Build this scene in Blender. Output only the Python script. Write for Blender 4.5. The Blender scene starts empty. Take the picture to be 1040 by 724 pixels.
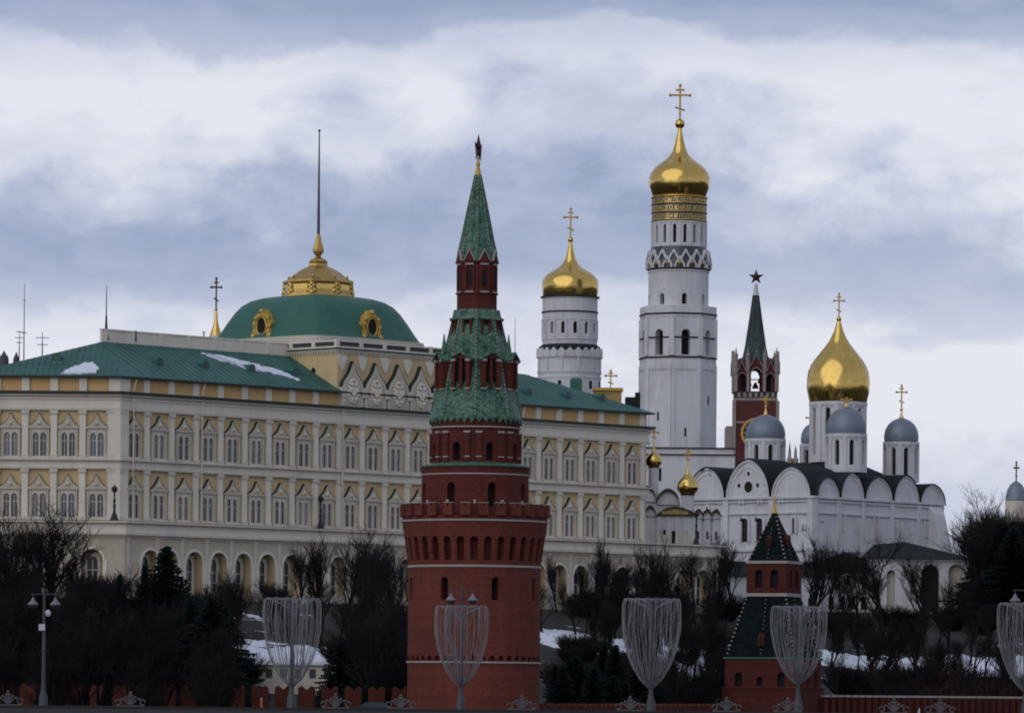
import bpy, math, random
from math import sin, cos, pi, radians, sqrt, tan, atan2
from mathutils import Vector, Matrix

S = bpy.context.scene
COL = S.collection
random.seed(11)

# ---------------------------------------------------------------- camera
F = 5000.0          # focal length in photo pixels (photo is 1040 wide)
YH = 700.0          # pixel row of the horizon
ROLL = 0.009
ZC = 14.0
cam_d = bpy.data.cameras.new('camera')
cam = bpy.data.objects.new('camera', cam_d); COL.objects.link(cam)
cam_d.sensor_width = 36.0
cam_d.lens = 36.0 * F / 1040.0
cam_d.shift_x = 0.0
# level camera with a risen lens, rolled a touch about its own axis
RISE = (YH - 362.0)
cam_d.shift_y = RISE / 1040.0
cam.location = (0, 0, ZC)
cam.rotation_euler = (Matrix.Rotation(pi/2, 4, 'X') @ Matrix.Rotation(ROLL, 4, 'Z')).to_euler()
cam_d.clip_start = 1.0; cam_d.clip_end = 20000.0
S.camera = cam

# ---------------------------------------------------------------- view
S.view_settings.view_transform = 'Standard'
S.view_settings.look = 'None'
S.view_settings.exposure = 0.0
S.view_settings.gamma = 1.0
S.view_settings.use_curve_mapping = False
S.render.engine = 'CYCLES'
S.cycles.filter_width = 1.9
S.cycles.max_bounces = 5
S.cycles.diffuse_bounces = 2
S.cycles.glossy_bounces = 2

# ---------------------------------------------------------------- sky + sun
OVERHEAD = 0.80
SUN_EL, SUN_AZ = radians(32), radians(215)     # azimuth clockwise from +Y; behind and to the left of the camera
W = bpy.data.worlds.new('World'); S.world = W
W.use_nodes = True
nt = W.node_tree; nt.nodes.clear()
def N(t, tree=None, **kw):
    n = (tree or nt).nodes.new(t)
    for k, v in kw.items(): setattr(n, k, v)
    return n
def L(a, b, tree=None): (tree or nt).links.new(a, b)
def M2(op, a, b=None, tree=None, clamp=False):
    n = N('ShaderNodeMath', tree, operation=op); n.use_clamp = clamp
    for i, v in enumerate((a, b)):
        if v is None: continue
        if isinstance(v, (int, float)): n.inputs[i].default_value = v
        else: L(v, n.inputs[i], tree)
    return n.outputs[0]
out = N('ShaderNodeOutputWorld'); bg = N('ShaderNodeBackground'); bg.inputs['Strength'].default_value = 0.1
L(bg.outputs[0], out.inputs[0])
sky = N('ShaderNodeTexSky'); sky.sky_type = 'NISHITA'; sky.sun_disc = False
sky.sun_elevation = SUN_EL; sky.sun_rotation = SUN_AZ
tc = N('ShaderNodeTexCoord'); sep = N('ShaderNodeSeparateXYZ'); L(tc.outputs['Generated'], sep.inputs[0])
x, y, z = sep.outputs
hor = M2('SQRT', M2('ADD', M2('MULTIPLY', x, x), M2('MULTIPLY', y, y)))
elev = M2('DIVIDE', z, M2('MAXIMUM', hor, 0.02))
def noise(vec, scale, detail, rough, dist=0.0):
    n = N('ShaderNodeTexNoise'); n.inputs['Scale'].default_value = scale; n.inputs['Detail'].default_value = detail
    n.inputs['Roughness'].default_value = rough; n.inputs['Distortion'].default_value = dist
    L(vec, n.inputs['Vector']); return n.outputs['Fac']
mp = N('ShaderNodeMapping'); mp.inputs['Scale'].default_value = (1.0, 1.0, 1.7)
mp.inputs['Location'].default_value = (0.31, 0.12, 0.02)
L(tc.outputs['Generated'], mp.inputs[0])
n1 = noise(mp.outputs[0], 11.0, 9.0, 0.54, 0.25)
n2 = noise(mp.outputs[0], 27.0, 9.0, 0.60, 0.3)
n3 = noise(mp.outputs[0], 3.0, 4.0, 0.5, 0.2)
n4 = noise(mp.outputs[0], 75.0, 6.0, 0.6, 0.2)
ew = M2('ADD', elev, M2('MULTIPLY', M2('SUBTRACT', n1, 0.5), 0.055))
ew = M2('ADD', ew, M2('MULTIPLY', M2('SUBTRACT', n2, 0.5), 0.022))
ramp = N('ShaderNodeValToRGB'); L(M2('MULTIPLY', ew, 5.0), ramp.inputs[0])
cr = ramp.color_ramp; cr.interpolation = 'EASE'
# positions are 5*tan(elevation): the cloud banks stacked over the horizon (value 0 = slate cloud, 1 = bright cloud)
stops = [(0.0, 0.45), (0.20, 0.60), (0.33, 0.85), (0.385, 0.72), (0.42, 0.26), (0.465, 0.16), (0.50, 0.36), (0.545, 0.74), (0.60, 0.95), (0.635, 0.78), (0.665, 0.30), (0.70, 0.02), (1.0, 0.45)]
while len(cr.elements) < len(stops): cr.elements.new(0.5)
for e, (p, v) in zip(cr.elements, stops): e.position = p; e.color = (v, v, v, 1)
# billows: broken edges and lit tops on each bank
bil = M2('ABSOLUTE', M2('SUBTRACT', n2, 0.5))
v = M2('ADD', M2('MULTIPLY', ramp.outputs[0], 1.1), M2('MULTIPLY', M2('SUBTRACT', n1, 0.5), 1.7))
v = M2('ADD', v, M2('MULTIPLY', M2('SUBTRACT', n2, 0.5), 0.9))
v = M2('ADD', v, M2('MULTIPLY', M2('SUBTRACT', n4, 0.5), 0.22))
v = M2('ADD', v, M2('MULTIPLY', M2('SUBTRACT', n3, 0.5), 0.6))
v = M2('SUBTRACT', M2('ADD', v, 0.0), M2('MULTIPLY', bil, 0.5), clamp=True)
crc = N('ShaderNodeValToRGB'); L(v, crc.inputs[0])
cc = crc.color_ramp
cst = [(0.0, (3.0, 3.6, 5.3)), (0.33, (4.2, 4.8, 6.4)), (0.7, (6.2, 6.5, 7.8)), (1.0, (7.95, 8.05, 8.8))]
while len(cc.elements) < len(cst): cc.elements.new(0.5)
for e, (p, c) in zip(cc.elements, cst): e.position = p; e.color = (*c, 1)
mx = N('ShaderNodeMix'); mx.data_type = 'RGBA'; mx.inputs['Factor'].default_value = 0.95
# added dimming of the unseen overhead sky, to lower light on the buildings
mr = N('ShaderNodeMapRange'); mr.inputs['From Min'].default_value = 0.16; mr.inputs['From Max'].default_value = 0.55
mr.inputs['To Min'].default_value = 1.0; mr.inputs['To Max'].default_value = OVERHEAD; L(elev, mr.inputs['Value'])
vs = N('ShaderNodeVectorMath', operation='SCALE'); L(crc.outputs[0], vs.inputs[0]); L(mr.outputs[0], vs.inputs['Scale'])
L(sky.outputs[0], mx.inputs['A']); L(vs.outputs[0], mx.inputs['B'])
L(mx.outputs['Result'], bg.inputs['Color'])

sd = bpy.data.lights.new('sun', 'SUN'); sd.energy = 0.95; sd.angle = radians(75); sd.color = (1.0, 0.95, 0.88)
sun = bpy.data.objects.new('sun', sd); COL.objects.link(sun)
dirv = Vector((sin(SUN_AZ)*cos(SUN_EL), cos(SUN_AZ)*cos(SUN_EL), sin(SUN_EL)))   # towards the sun
sun.rotation_euler = dirv.to_track_quat('Z', 'Y').to_euler()

# ---------------------------------------------------------------- materials
MATS = {}
def mat(name, col, rough=0.8, metal=0.0, var=0.18, scale=0.35, streak=0.0, bump=0.0, bscale=2.0, dirt=None, dirt_amt=0.0, spec=0.3, fine=0.0, course=0.0):
    m = bpy.data.materials.new(name); m.use_nodes = True
    t = m.node_tree; t.nodes.clear()
    o = N('ShaderNodeOutputMaterial', t); b = N('ShaderNodeBsdfPrincipled', t); L(b.outputs[0], o.inputs[0], t)
    b.inputs['Roughness'].default_value = rough; b.inputs['Metallic'].default_value = metal
    b.inputs['Specular IOR Level'].default_value = spec
    g = N('ShaderNodeNewGeometry', t)
    def nz(sc, det=5.0, r=0.6, vec=None):
        n = N('ShaderNodeTexNoise', t); n.inputs['Scale'].default_value = sc; n.inputs['Detail'].default_value = det
        n.inputs['Roughness'].default_value = r; L(vec or g.outputs['Position'], n.inputs['Vector'], t); return n.outputs['Fac']
    fac = M2('MULTIPLY', M2('SUBTRACT', nz(scale), 0.5, t), 2*var, t)
    if streak:
        mpn = N('ShaderNodeMapping', t); mpn.inputs['Scale'].default_value = (1.3, 1.3, 0.12); L(g.outputs['Position'], mpn.inputs[0], t)
        fac = M2('ADD', fac, M2('MULTIPLY', M2('SUBTRACT', nz(1.0, 4.0, 0.6, mpn.outputs[0]), 0.5, t), 2*streak, t), t)
    if fine:
        mpn = N('ShaderNodeMapping', t); mpn.inputs['Scale'].default_value = (1.0, 1.0, 4.0); L(g.outputs['Position'], mpn.inputs[0], t)
        fac = M2('ADD', fac, M2('MULTIPLY', M2('SUBTRACT', nz(1.6, 4.0, 0.75, mpn.outputs[0]), 0.5, t), 2*fine, t), t)
    if course:
        fac = M2('ADD', fac, M2('MULTIPLY', M2('SUBTRACT', nz(3.2, 5.0, 0.8), 0.5, t), 1.1, t), t)
        for sc_, am in ((2.2, 1.0), (0.7, 0.6)):
            mpn = N('ShaderNodeMapping', t); mpn.inputs['Scale'].default_value = (0.02, 0.02, sc_); L(g.outputs['Position'], mpn.inputs[0], t)
            fac = M2('ADD', fac, M2('MULTIPLY', M2('SUBTRACT', nz(1.0, 3.0, 0.7, mpn.outputs[0]), 0.5, t), 2*course*am, t), t)
    val = M2('ADD', fac, 1.0, t)
    vm = N('ShaderNodeVectorMath', t, operation='SCALE'); vm.inputs[0].default_value = col; L(val, vm.inputs['Scale'], t)
    c = vm.outputs[0]
    if dirt:
        r = N('ShaderNodeValToRGB', t); r.color_ramp.elements[0].position = 0.5; r.color_ramp.elements[1].position = 0.72
        mpn = N('ShaderNodeMapping', t); mpn.inputs['Scale'].default_value = (0.55, 0.55, 0.3); mpn.inputs['Location'].default_value = (3, 5, 7)
        L(g.outputs['Position'], mpn.inputs[0], t); L(nz(0.5, 7.0, 0.65, mpn.outputs[0]), r.inputs[0], t)
        mm = N('ShaderNodeMix', t); mm.data_type = 'RGBA'
        L(M2('MULTIPLY', r.outputs[0], dirt_amt, t), mm.inputs['Factor'], t); L(c, mm.inputs['A'], t); mm.inputs['B'].default_value = (*dirt, 1)
        c = mm.outputs['Result']
    L(c, b.inputs['Base Color'], t)
    if bump:
        bn = N('ShaderNodeBump', t); bn.inputs['Strength'].default_value = bump; bn.inputs['Distance'].default_value = 0.2
        L(nz(bscale, 4.0), bn.inputs['Height'], t); L(bn.outputs[0], b.inputs['Normal'], t)
    MATS[name] = m
    return m
mat('white_plaster', (0.58, 0.585, 0.61), streak=0.16, var=0.10, dirt=(0.34, 0.32, 0.30), dirt_amt=0.55)
mat('palace_white', (0.66, 0.61, 0.525), streak=0.08, var=0.06, dirt=(0.38, 0.36, 0.33), dirt_amt=0.35)
mat('palace_trim', (0.56, 0.515, 0.44), streak=0.10, var=0.08, dirt=(0.30, 0.28, 0.26), dirt_amt=0.4)
mat('palace_stone', (0.46, 0.41, 0.32), streak=0.10, var=0.08, dirt=(0.28, 0.25, 0.2), dirt_amt=0.5)  # arcade stone darkened, base and dirt tone, to stand for shade low down
mat('palace_yellow', (0.58, 0.445, 0.25), streak=0.10, var=0.10, dirt=(0.42, 0.29, 0.13), dirt_amt=0.5)
mat('palace_orange', (0.58, 0.38, 0.17), streak=0.08, var=0.12, dirt=(0.50, 0.36, 0.16), dirt_amt=0.6)
mat('arcade_yellow', (0.46, 0.38, 0.24), streak=0.1, var=0.1)
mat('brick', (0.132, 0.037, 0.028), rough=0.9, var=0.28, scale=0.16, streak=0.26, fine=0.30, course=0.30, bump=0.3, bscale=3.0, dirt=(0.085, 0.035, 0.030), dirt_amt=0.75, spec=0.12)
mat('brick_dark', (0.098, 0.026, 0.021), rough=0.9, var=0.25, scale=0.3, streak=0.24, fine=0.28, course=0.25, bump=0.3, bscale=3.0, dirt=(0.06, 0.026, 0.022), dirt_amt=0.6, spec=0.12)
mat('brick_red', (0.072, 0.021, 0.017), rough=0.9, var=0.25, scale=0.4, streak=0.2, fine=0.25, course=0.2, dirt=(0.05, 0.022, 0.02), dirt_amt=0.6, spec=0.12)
mat('brick_far', (0.095, 0.028, 0.026), rough=0.9, var=0.25, fine=0.15, course=0.15)
mat('stone_trim', (0.31, 0.285, 0.27), var=0.15, scale=0.8)
mat('roof_green', (0.028, 0.108, 0.096), rough=0.5, var=0.30, scale=0.35, streak=0.22, fine=0.2, dirt=(0.018, 0.055, 0.055), dirt_amt=0.8)
mat('dome_green', (0.028, 0.115, 0.085), rough=0.5, var=0.22, scale=0.3, streak=0.2, dirt=(0.02, 0.075, 0.062), dirt_amt=0.6)
mat('roof_dark', (0.017, 0.022, 0.025), rough=0.8, spec=0.15, var=0.25, scale=0.4)
mat('cap_green', (0.02, 0.034, 0.031), rough=0.6)
mat('gable_stone', (0.46, 0.415, 0.345), streak=0.15, var=0.12)
mat('roof_brown', (0.060, 0.052, 0.040), rough=0.85, var=0.4, scale=1.5, spec=0.1)
mat('trim_grey', (0.26, 0.23, 0.22), var=0.2, scale=0.8)
mat('gold', (0.62, 0.425, 0.125), rough=0.17, metal=1.0, var=0.22, scale=0.9, bump=0.10, bscale=0.7)
mat('gold_old', (0.46, 0.31, 0.10), rough=0.36, metal=1.0, var=0.3, scale=1.2, bump=0.2, bscale=2.0)
mat('gold_paint', (0.50, 0.33, 0.08), rough=0.5, metal=0.5, var=0.25, scale=1.0)
mat('ochre', (0.34, 0.24, 0.08), rough=0.7)
mat('grey_dome', (0.17, 0.195, 0.245), rough=0.42, metal=0.35, var=0.12, scale=0.8, bump=0.1)
mat('glass', (0.035, 0.042, 0.055), rough=0.18, var=0.3, scale=0.6, spec=0.5)
mat('blue_glass', (0.065, 0.085, 0.125), rough=0.2, var=0.3, scale=0.3, spec=0.5)
mat('pale_blind', (0.26, 0.26, 0.26), rough=0.6, var=0.2, scale=0.3)
mat('curtained_glass', (0.13, 0.135, 0.15), rough=0.25, var=0.35, scale=0.35, spec=0.5)
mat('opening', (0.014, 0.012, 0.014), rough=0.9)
mat('iron', (0.02, 0.02, 0.022), rough=0.6)
mat('iron_grey', (0.06, 0.064, 0.07), rough=0.55, metal=0.3)
mat('scroll_metal', (0.09, 0.09, 0.095), rough=0.6)
mat('wire', (0.20, 0.20, 0.215), rough=0.5, metal=0.2, var=0.3, scale=1.0)
mat('lamp_white', (0.15, 0.155, 0.165), rough=0.4)
mat('snow', (0.62, 0.66, 0.75), rough=0.8, var=0.12, scale=0.8, bump=0.2)
mat('bark', (0.012, 0.011, 0.012), rough=0.95, var=0.3, scale=1.0, spec=0.1)
mat('twigs', (0.017, 0.0155, 0.017), rough=0.95, var=0.35, scale=0.6, spec=0.05)
mat('twigs_brown', (0.028, 0.018, 0.017), rough=0.95, var=0.3, scale=0.6, spec=0.05)
mat('needles', (0.009, 0.015, 0.012), rough=0.95, var=0.4, scale=1.0, spec=0.05)
mat('star_red', (0.045, 0.010, 0.010), rough=0.3, metal=0.3)
mat('asphalt', (0.045, 0.045, 0.05), rough=0.9)
mat('granite', (0.05, 0.05, 0.055), rough=0.8)
mat('jacket_orange', (0.42, 0.11, 0.03), rough=0.8)
mat('jacket_pale', (0.5, 0.5, 0.55), rough=0.8)
mat('trousers', (0.02, 0.02, 0.03), rough=0.9)
mat('skin', (0.45, 0.26, 0.18), rough=0.6)
mat('car_paint', (0.012, 0.03, 0.055), rough=0.25, metal=0.3)
mat('water', (0.03, 0.04, 0.045), rough=0.12, bump=0.6, bscale=0.8, spec=0.5)

def tile_mat(name, c1, c2, sc, ro=0.5, spc=0.22):
    m = bpy.data.materials.new(name); m.use_nodes = True; t = m.node_tree; t.nodes.clear()
    o = N('ShaderNodeOutputMaterial', t); b = N('ShaderNodeBsdfPrincipled', t); L(b.outputs[0], o.inputs[0], t)
    b.inputs['Roughness'].default_value = ro; b.inputs['Specular IOR Level'].default_value = spc
    g = N('ShaderNodeNewGeometry', t)
    vo = N('ShaderNodeTexVoronoi', t); vo.inputs['Scale'].default_value = sc; L(g.outputs['Position'], vo.inputs['Vector'], t)
    sp = N('ShaderNodeSeparateColor', t); L(vo.outputs['Color'], sp.inputs[0], t)
    nz = N('ShaderNodeTexNoise', t); nz.inputs['Scale'].default_value = 0.9; nz.inputs['Detail'].default_value = 6; L(g.outputs['Position'], nz.inputs['Vector'], t)
    f = M2('ADD', M2('MULTIPLY', sp.outputs[0], 0.65, t), M2('MULTIPLY', M2('SUBTRACT', nz.outputs['Fac'], 0.3, t), 0.7, t), t, clamp=True)
    mm = N('ShaderNodeMix', t); mm.data_type = 'RGBA'; L(f, mm.inputs['Factor'], t)
    mm.inputs['A'].default_value = (*c1, 1); mm.inputs['B'].default_value = (*c2, 1)
    L(mm.outputs['Result'], b.inputs['Base Color'], t)
    MATS[name] = m
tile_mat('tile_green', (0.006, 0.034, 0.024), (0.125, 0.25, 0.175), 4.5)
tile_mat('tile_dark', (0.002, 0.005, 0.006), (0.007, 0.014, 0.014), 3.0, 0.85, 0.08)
tile_mat('tile_far', (0.012, 0.03, 0.03), (0.05, 0.075, 0.07), 1.2)

def lerp(a, b, t): return a+(b-a)*max(0, min(1, t))
# ---------------------------------------------------------------- projection helpers (photo pixel + distance -> place)
def zed(px, py, Y): return ZC + (YH + ROLL*(px-520) - py) * Y / F
def xed(px, Y, z=None, py=None):
    if z is None: z = zed(px, py, Y)
    return ((px-520)/F - ROLL*(z-ZC)/Y) * Y
def at(px, py, Y):
    z = zed(px, py, Y); return Vector((xed(px, Y, z), Y, z))

# ---------------------------------------------------------------- mesh builder
class MB:
    def __init__(s): s.v = []; s.fc = []; s.mi = []; s.ms = []; s.cur = 0
    def m(s, name):
        if name not in s.ms: s.ms.append(name)
        s.cur = s.ms.index(name); return s
    def face(s, pts):
        b = len(s.v); s.v.extend([tuple(p) for p in pts]); s.fc.append(tuple(range(b, b+len(pts)))); s.mi.append(s.cur)
    def idx(s, verts, faces):
        b = len(s.v); s.v.extend([tuple(p) for p in verts])
        for f in faces: s.fc.append(tuple(b+i for i in f)); s.mi.append(s.cur)
    def box(s, x0, x1, y0, y1, z0, z1, rot=0.0, c=(0, 0), skip=''):
        P = []
        for z in (z0, z1):
            for (x, y) in ((x0, y0), (x1, y0), (x1, y1), (x0, y1)):
                if rot:
                    x, y = x*cos(rot)-y*sin(rot), x*sin(rot)+y*cos(rot)
                P.append((x+c[0], y+c[1], z))
        F_ = [(0, 3, 2, 1), (4, 5, 6, 7), (0, 1, 5, 4), (1, 2, 6, 5), (2, 3, 7, 6), (3, 0, 4, 7)]
        s.idx(P, F_)
    def lathe(s, prof, n=32, a0=0.0, c=(0, 0), cap=True, rmod=None, jit=0.0):
        V = []; jr = random.Random(len(prof)*n)
        if jit:      # beaten sheet metal: subdivide the profile and let the sheets undulate
            pp = []
            for (a_, b_), (c_, d_) in zip(prof[:-1], prof[1:]): pp += [(a_, b_), ((a_+c_)/2, (b_+d_)/2)]
            prof = pp+[prof[-1]]
        for (r, z) in prof:
            for k in range(n):
                a = a0 + 2*pi*k/n
                rr = r*(rmod(a) if rmod else 1.0)*(1+jr.uniform(-jit, jit))
                V.append((c[0]+rr*sin(a), c[1]-rr*cos(a), z))
        Fs = []
        for i in range(len(prof)-1):
            for k in range(n):
                k2 = (k+1) % n
                Fs.append((i*n+k, i*n+k2, (i+1)*n+k2, (i+1)*n+k))
        if cap:
            Fs.append(tuple(range(n-1, -1, -1))); Fs.append(tuple((len(prof)-1)*n+k for k in range(n)))
        s.idx(V, Fs)
    def tube(s, p0, p1, r0, r1=None, n=6, cap=True):
        r1 = r0 if r1 is None else r1
        p0, p1 = Vector(p0), Vector(p1); d = p1-p0
        if d.length < 1e-6: return
        d.normalize(); a = Vector((0, 0, 1)) if abs(d.z) < 0.9 else Vector((1, 0, 0))
        u = d.cross(a).normalized(); w = d.cross(u)
        V = [p0+(u*cos(2*pi*k/n)+w*sin(2*pi*k/n))*r0 for k in range(n)] + [p1+(u*cos(2*pi*k/n)+w*sin(2*pi*k/n))*r1 for k in range(n)]
        Fs = [(k, (k+1) % n, n+(k+1) % n, n+k) for k in range(n)]
        if cap: Fs += [tuple(range(n-1, -1, -1)), tuple(range(n, 2*n))]
        s.idx(V, Fs)
    def path(s, pts, r, n=4):
        for a, b in zip(pts[:-1], pts[1:]): s.tube(a, b, r, r, n, cap=False)
    def prism(s, poly, f, d0, d1, back=True):
        """poly: outline of (u, z); f(u, w, z)->xyz ; w from d0 (outer) to d1 (inner)"""
        A = [f(u, d0, z) for u, z in poly]; B = [f(u, d1, z) for u, z in poly]
        n = len(poly); s.idx(A+B, [tuple(range(n))] + ([tuple(range(2*n-1, n-1, -1))] if back else []) + [(i, n+i, n+(i+1) % n, (i+1) % n) for i in range(n)])
    def plan(s, poly, z0, z1, top=True, bottom=False):
        n = len(poly); P = [(p[0], p[1], z0) for p in poly] + [(p[0], p[1], z1) for p in poly]
        Fs = [(i, (i+1) % n, n+(i+1) % n, n+i) for i in range(n)]
        if top: Fs.append(tuple(range(n, 2*n)))
        if bottom: Fs.append(tuple(range(n-1, -1, -1)))
        s.idx(P, Fs)
    def ball(s, c, r, n=12, m=8, sz=1.0):
        prof = [(max(r*sin(pi*i/m), 0.001), c[2]-r*sz*cos(pi*i/m)) for i in range(m+1)]
        s.lathe(prof, n, 0, (c[0], c[1]), cap=False)
    def build(s, name, parent=None, loc=None, rot=0.0, smooth=30, label=None):
        me = bpy.data.meshes.new(name); me.from_pydata(s.v, [], s.fc)
        for mn in s.ms: me.materials.append(MATS[mn])
        me.polygons.foreach_set('material_index', s.mi)
        if smooth:
            me.polygons.foreach_set('use_smooth', [True]*len(me.polygons))
            import bmesh
            bm = bmesh.new(); bm.from_mesh(me); bmesh.ops.remove_doubles(bm, verts=bm.verts, dist=0.0005); bm.to_mesh(me); bm.free()
            me.set_sharp_from_angle(angle=radians(smooth))
        me.update()
        o = bpy.data.objects.new(name, me); COL.objects.link(o)
        if parent is not None: o.parent = parent
        if loc is not None: o.location = loc
        o.rotation_euler = (0, 0, rot)
        if label: o['label'] = label
        return o

def tag(o, label, cat, group=None):
    o['label'] = label; o['category'] = cat
    if group: o['group'] = group
    return o
def thing(name, label, cat, loc=(0, 0, 0), rot=0.0, group=None):
    o = bpy.data.objects.new(name, None); COL.objects.link(o); o.location = loc; o.rotation_euler = (0, 0, rot)
    o.empty_display_size = 0.5
    return tag(o, label, cat, group)
def dup(o, parent=None, loc=None, rot=None, scale=None):
    c = o.copy(); COL.objects.link(c); c.parent = parent
    if loc is not None: c.location = loc
    if rot is not None: c.rotation_euler = (0, 0, rot)
    if scale is not None: c.scale = scale if hasattr(scale, '__len__') else (scale,)*3
    for ch in list(o.children): dup(ch, c)
    return c

def arch_pts(uc, hw, zs, n=8, keel=0.0):
    pts = []
    for i in range(n+1):
        a = pi - pi*i/n
        uu = hw*cos(a); zz = hw*sin(a)
        zz *= 1+keel*max(0, 1-abs(uu)/hw)**1.5
        pts.append((uc+uu, zs+zz))
    return pts
def arch_panel(mb, f, u0, u1, z0, z1, uc, hw, zb, zs, depth, front, reveal, back=None, n=8, keel=0.0):
    """a wall panel with one arched opening; w is the depth into the wall"""
    pts = arch_pts(uc, hw, zs, n, keel)
    mb.m(front)
    mb.face([f(u0, 0, z0), f(uc-hw, 0, z0), f(uc-hw, 0, z1), f(u0, 0, z1)])
    mb.face([f(uc+hw, 0, z0), f(u1, 0, z0), f(u1, 0, z1), f(uc+hw, 0, z1)])
    if zb > z0+1e-4: mb.face([f(uc-hw, 0, z0), f(uc+hw, 0, z0), f(uc+hw, 0, zb), f(uc-hw, 0, zb)])
    for (a, b) in zip(pts[:-1], pts[1:]): mb.face([f(a[0], 0, a[1]), f(b[0], 0, b[1]), f(b[0], 0, z1), f(a[0], 0, z1)])
    mb.m(reveal)
    ol = [(uc-hw, zb)] + pts + [(uc+hw, zb)]
    for (a, b) in zip(ol, ol[1:]+ol[:1]): mb.face([f(a[0], 0, a[1]), f(a[0], depth, a[1]), f(b[0], depth, b[1]), f(b[0], 0, b[1])])
    if back:
        mb.m(back)
        for (a, b) in zip(pts[:-1], pts[1:]): mb.face([f(a[0], depth, zb), f(b[0], depth, zb), f(b[0], depth, b[1]), f(a[0], depth, a[1])])
def flat(u, w, z): return (u, w, z)        # facade in local space: x along, y inward, z up
def cyl(rfun):
    def f(a, w, z):
        r = (rfun(z) if callable(rfun) else rfun) - w
        return (r*sin(a), -r*cos(a), z)
    return f
def ring_wall(mb, n, r, z0, z1, a0, front, holes, depth=0.6, reveal=None, back='opening', sub=2):
    """round wall of n panels; holes: dict k -> (half width m, z bottom, z spring)"""
    f = cyl(r); rr = r(z0) if callable(r) else r
    for k in range(n):
        am = a0 + 2*pi*k/n; u0, u1 = am-pi/n, am+pi/n
        h = holes.get(k) if isinstance(holes, dict) else holes
        if h:
            hw, zb, zs = h
            ha = hw/rr
            # arch in angle space: rise in metres
            pts = [(am+ha*cos(pi-pi*i/6), zs+hw*sin(pi*i/6)) for i in range(7)]
            mb.m(front)
            for s0_, s1_ in ((u0, am-ha), (am+ha, u1)):
                ns_ = max(1, int((s1_-s0_)/radians(5)))
                for j_ in range(ns_):
                    aa_, bb_ = s0_+(s1_-s0_)*j_/ns_, s0_+(s1_-s0_)*(j_+1)/ns_
                    mb.face([f(aa_, 0, z0), f(bb_, 0, z0), f(bb_, 0, z1), f(aa_, 0, z1)])
            if zb > z0+1e-4: mb.face([f(am-ha, 0, z0), f(am+ha, 0, z0), f(am+ha, 0, zb), f(am-ha, 0, zb)])
            for a, b in zip(pts[:-1], pts[1:]): mb.face([f(a[0], 0, a[1]), f(b[0], 0, b[1]), f(b[0], 0, z1), f(a[0], 0, z1)])
            mb.m(reveal or front)
            ol = [(am-ha, zb)] + pts + [(am+ha, zb)]
            for a, b in zip(ol, ol[1:]+ol[:1]): mb.face([f(a[0], 0, a[1]), f(a[0], depth, a[1]), f(b[0], depth, b[1]), f(b[0], 0, b[1])])
            if back:
                mb.m(back)
                for a, b in zip(pts[:-1], pts[1:]): mb.face([f(a[0], depth, zb), f(b[0], depth, zb), f(b[0], depth, b[1]), f(a[0], depth, a[1])])
        else:
            mb.m(front)
            for j in range(sub):
                a, b = u0+(u1-u0)*j/sub, u0+(u1-u0)*(j+1)/sub
                mb.face([f(a, 0, z0), f(b, 0, z0), f(b, 0, z1), f(a, 0, z1)])

def cross_mb(h, w, r, mname='gold_paint'):
    m = MB().m(mname)
    m.box(-r, r, -r, r, 0, h)
    m.box(-w, w, -r*.9, r*.9, h*.70, h*.70+2*r)
    m.box(-w*.45, w*.45, -r*.9, r*.9, h*.86, h*.86+2*r)
    m.tube((-w*.5, 0, h*.36), (w*.5, 0, h*.26), r*.9, n=4)
    for a, b in ((-w, .70), (w, .70), (0, 1.0)): m.ball((a, 0, h*b+r), r*1.9, 6, 4)
    return m

class Tower:
    """upright round or polygonal thing whose radii and levels are taken in photo pixels at one distance"""
    def __init__(s, name, label, cat, px, py_ref, Y, zbase, group=None):
        s.Y = Y; s.px = px; s.k = Y/F
        X = xed(px, Y, py=py_ref); s.base = zbase
        s.o = thing(name, label, cat, (X, Y, zbase), 0, group)
    def z(s, py): return zed(s.px, py, s.Y) - s.base
    def r(s, p): return p*s.k
    def P(s, prof): return [(s.r(a), s.z(b)) for a, b in prof]

# ================================================================= TERRAIN, RIVER
def ground_z(X, Y):
    if Y < 470: return -3.0 if Y < 462 else 4.0
    y0 = lerp(524, 596, (X+5)/45)
    if X < -51: y1 = 632
    elif X < 26: y1 = 632+(X+51)*1.05
    else: y1 = lerp(713, 745, (X-26)/25)
    z = 6.0
    if Y > y0:
        t = (Y-y0)/max(1, (y1-y0))
        z = lerp(7.0, 25.2, t)
        if t > 0: z += 0.5*sin(X*.13+Y*.07)*min(1, t*4)*max(0, 1-t)
        if Y > y1: z = 25.2 + lerp(0, 2.8, (Y-y1)/60)
    return z
def grid(name, xs, ys, fz, mname):
    V = [(x, y, fz(x, y)) for y in ys for x in xs]; nx = len(xs)
    Fs = [(j*nx+i, j*nx+i+1, (j+1)*nx+i+1, (j+1)*nx+i) for j in range(len(ys)-1) for i in range(nx-1)]
    m = MB().m(mname); m.idx(V, Fs)
    return m.build(name, smooth=40)
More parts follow.
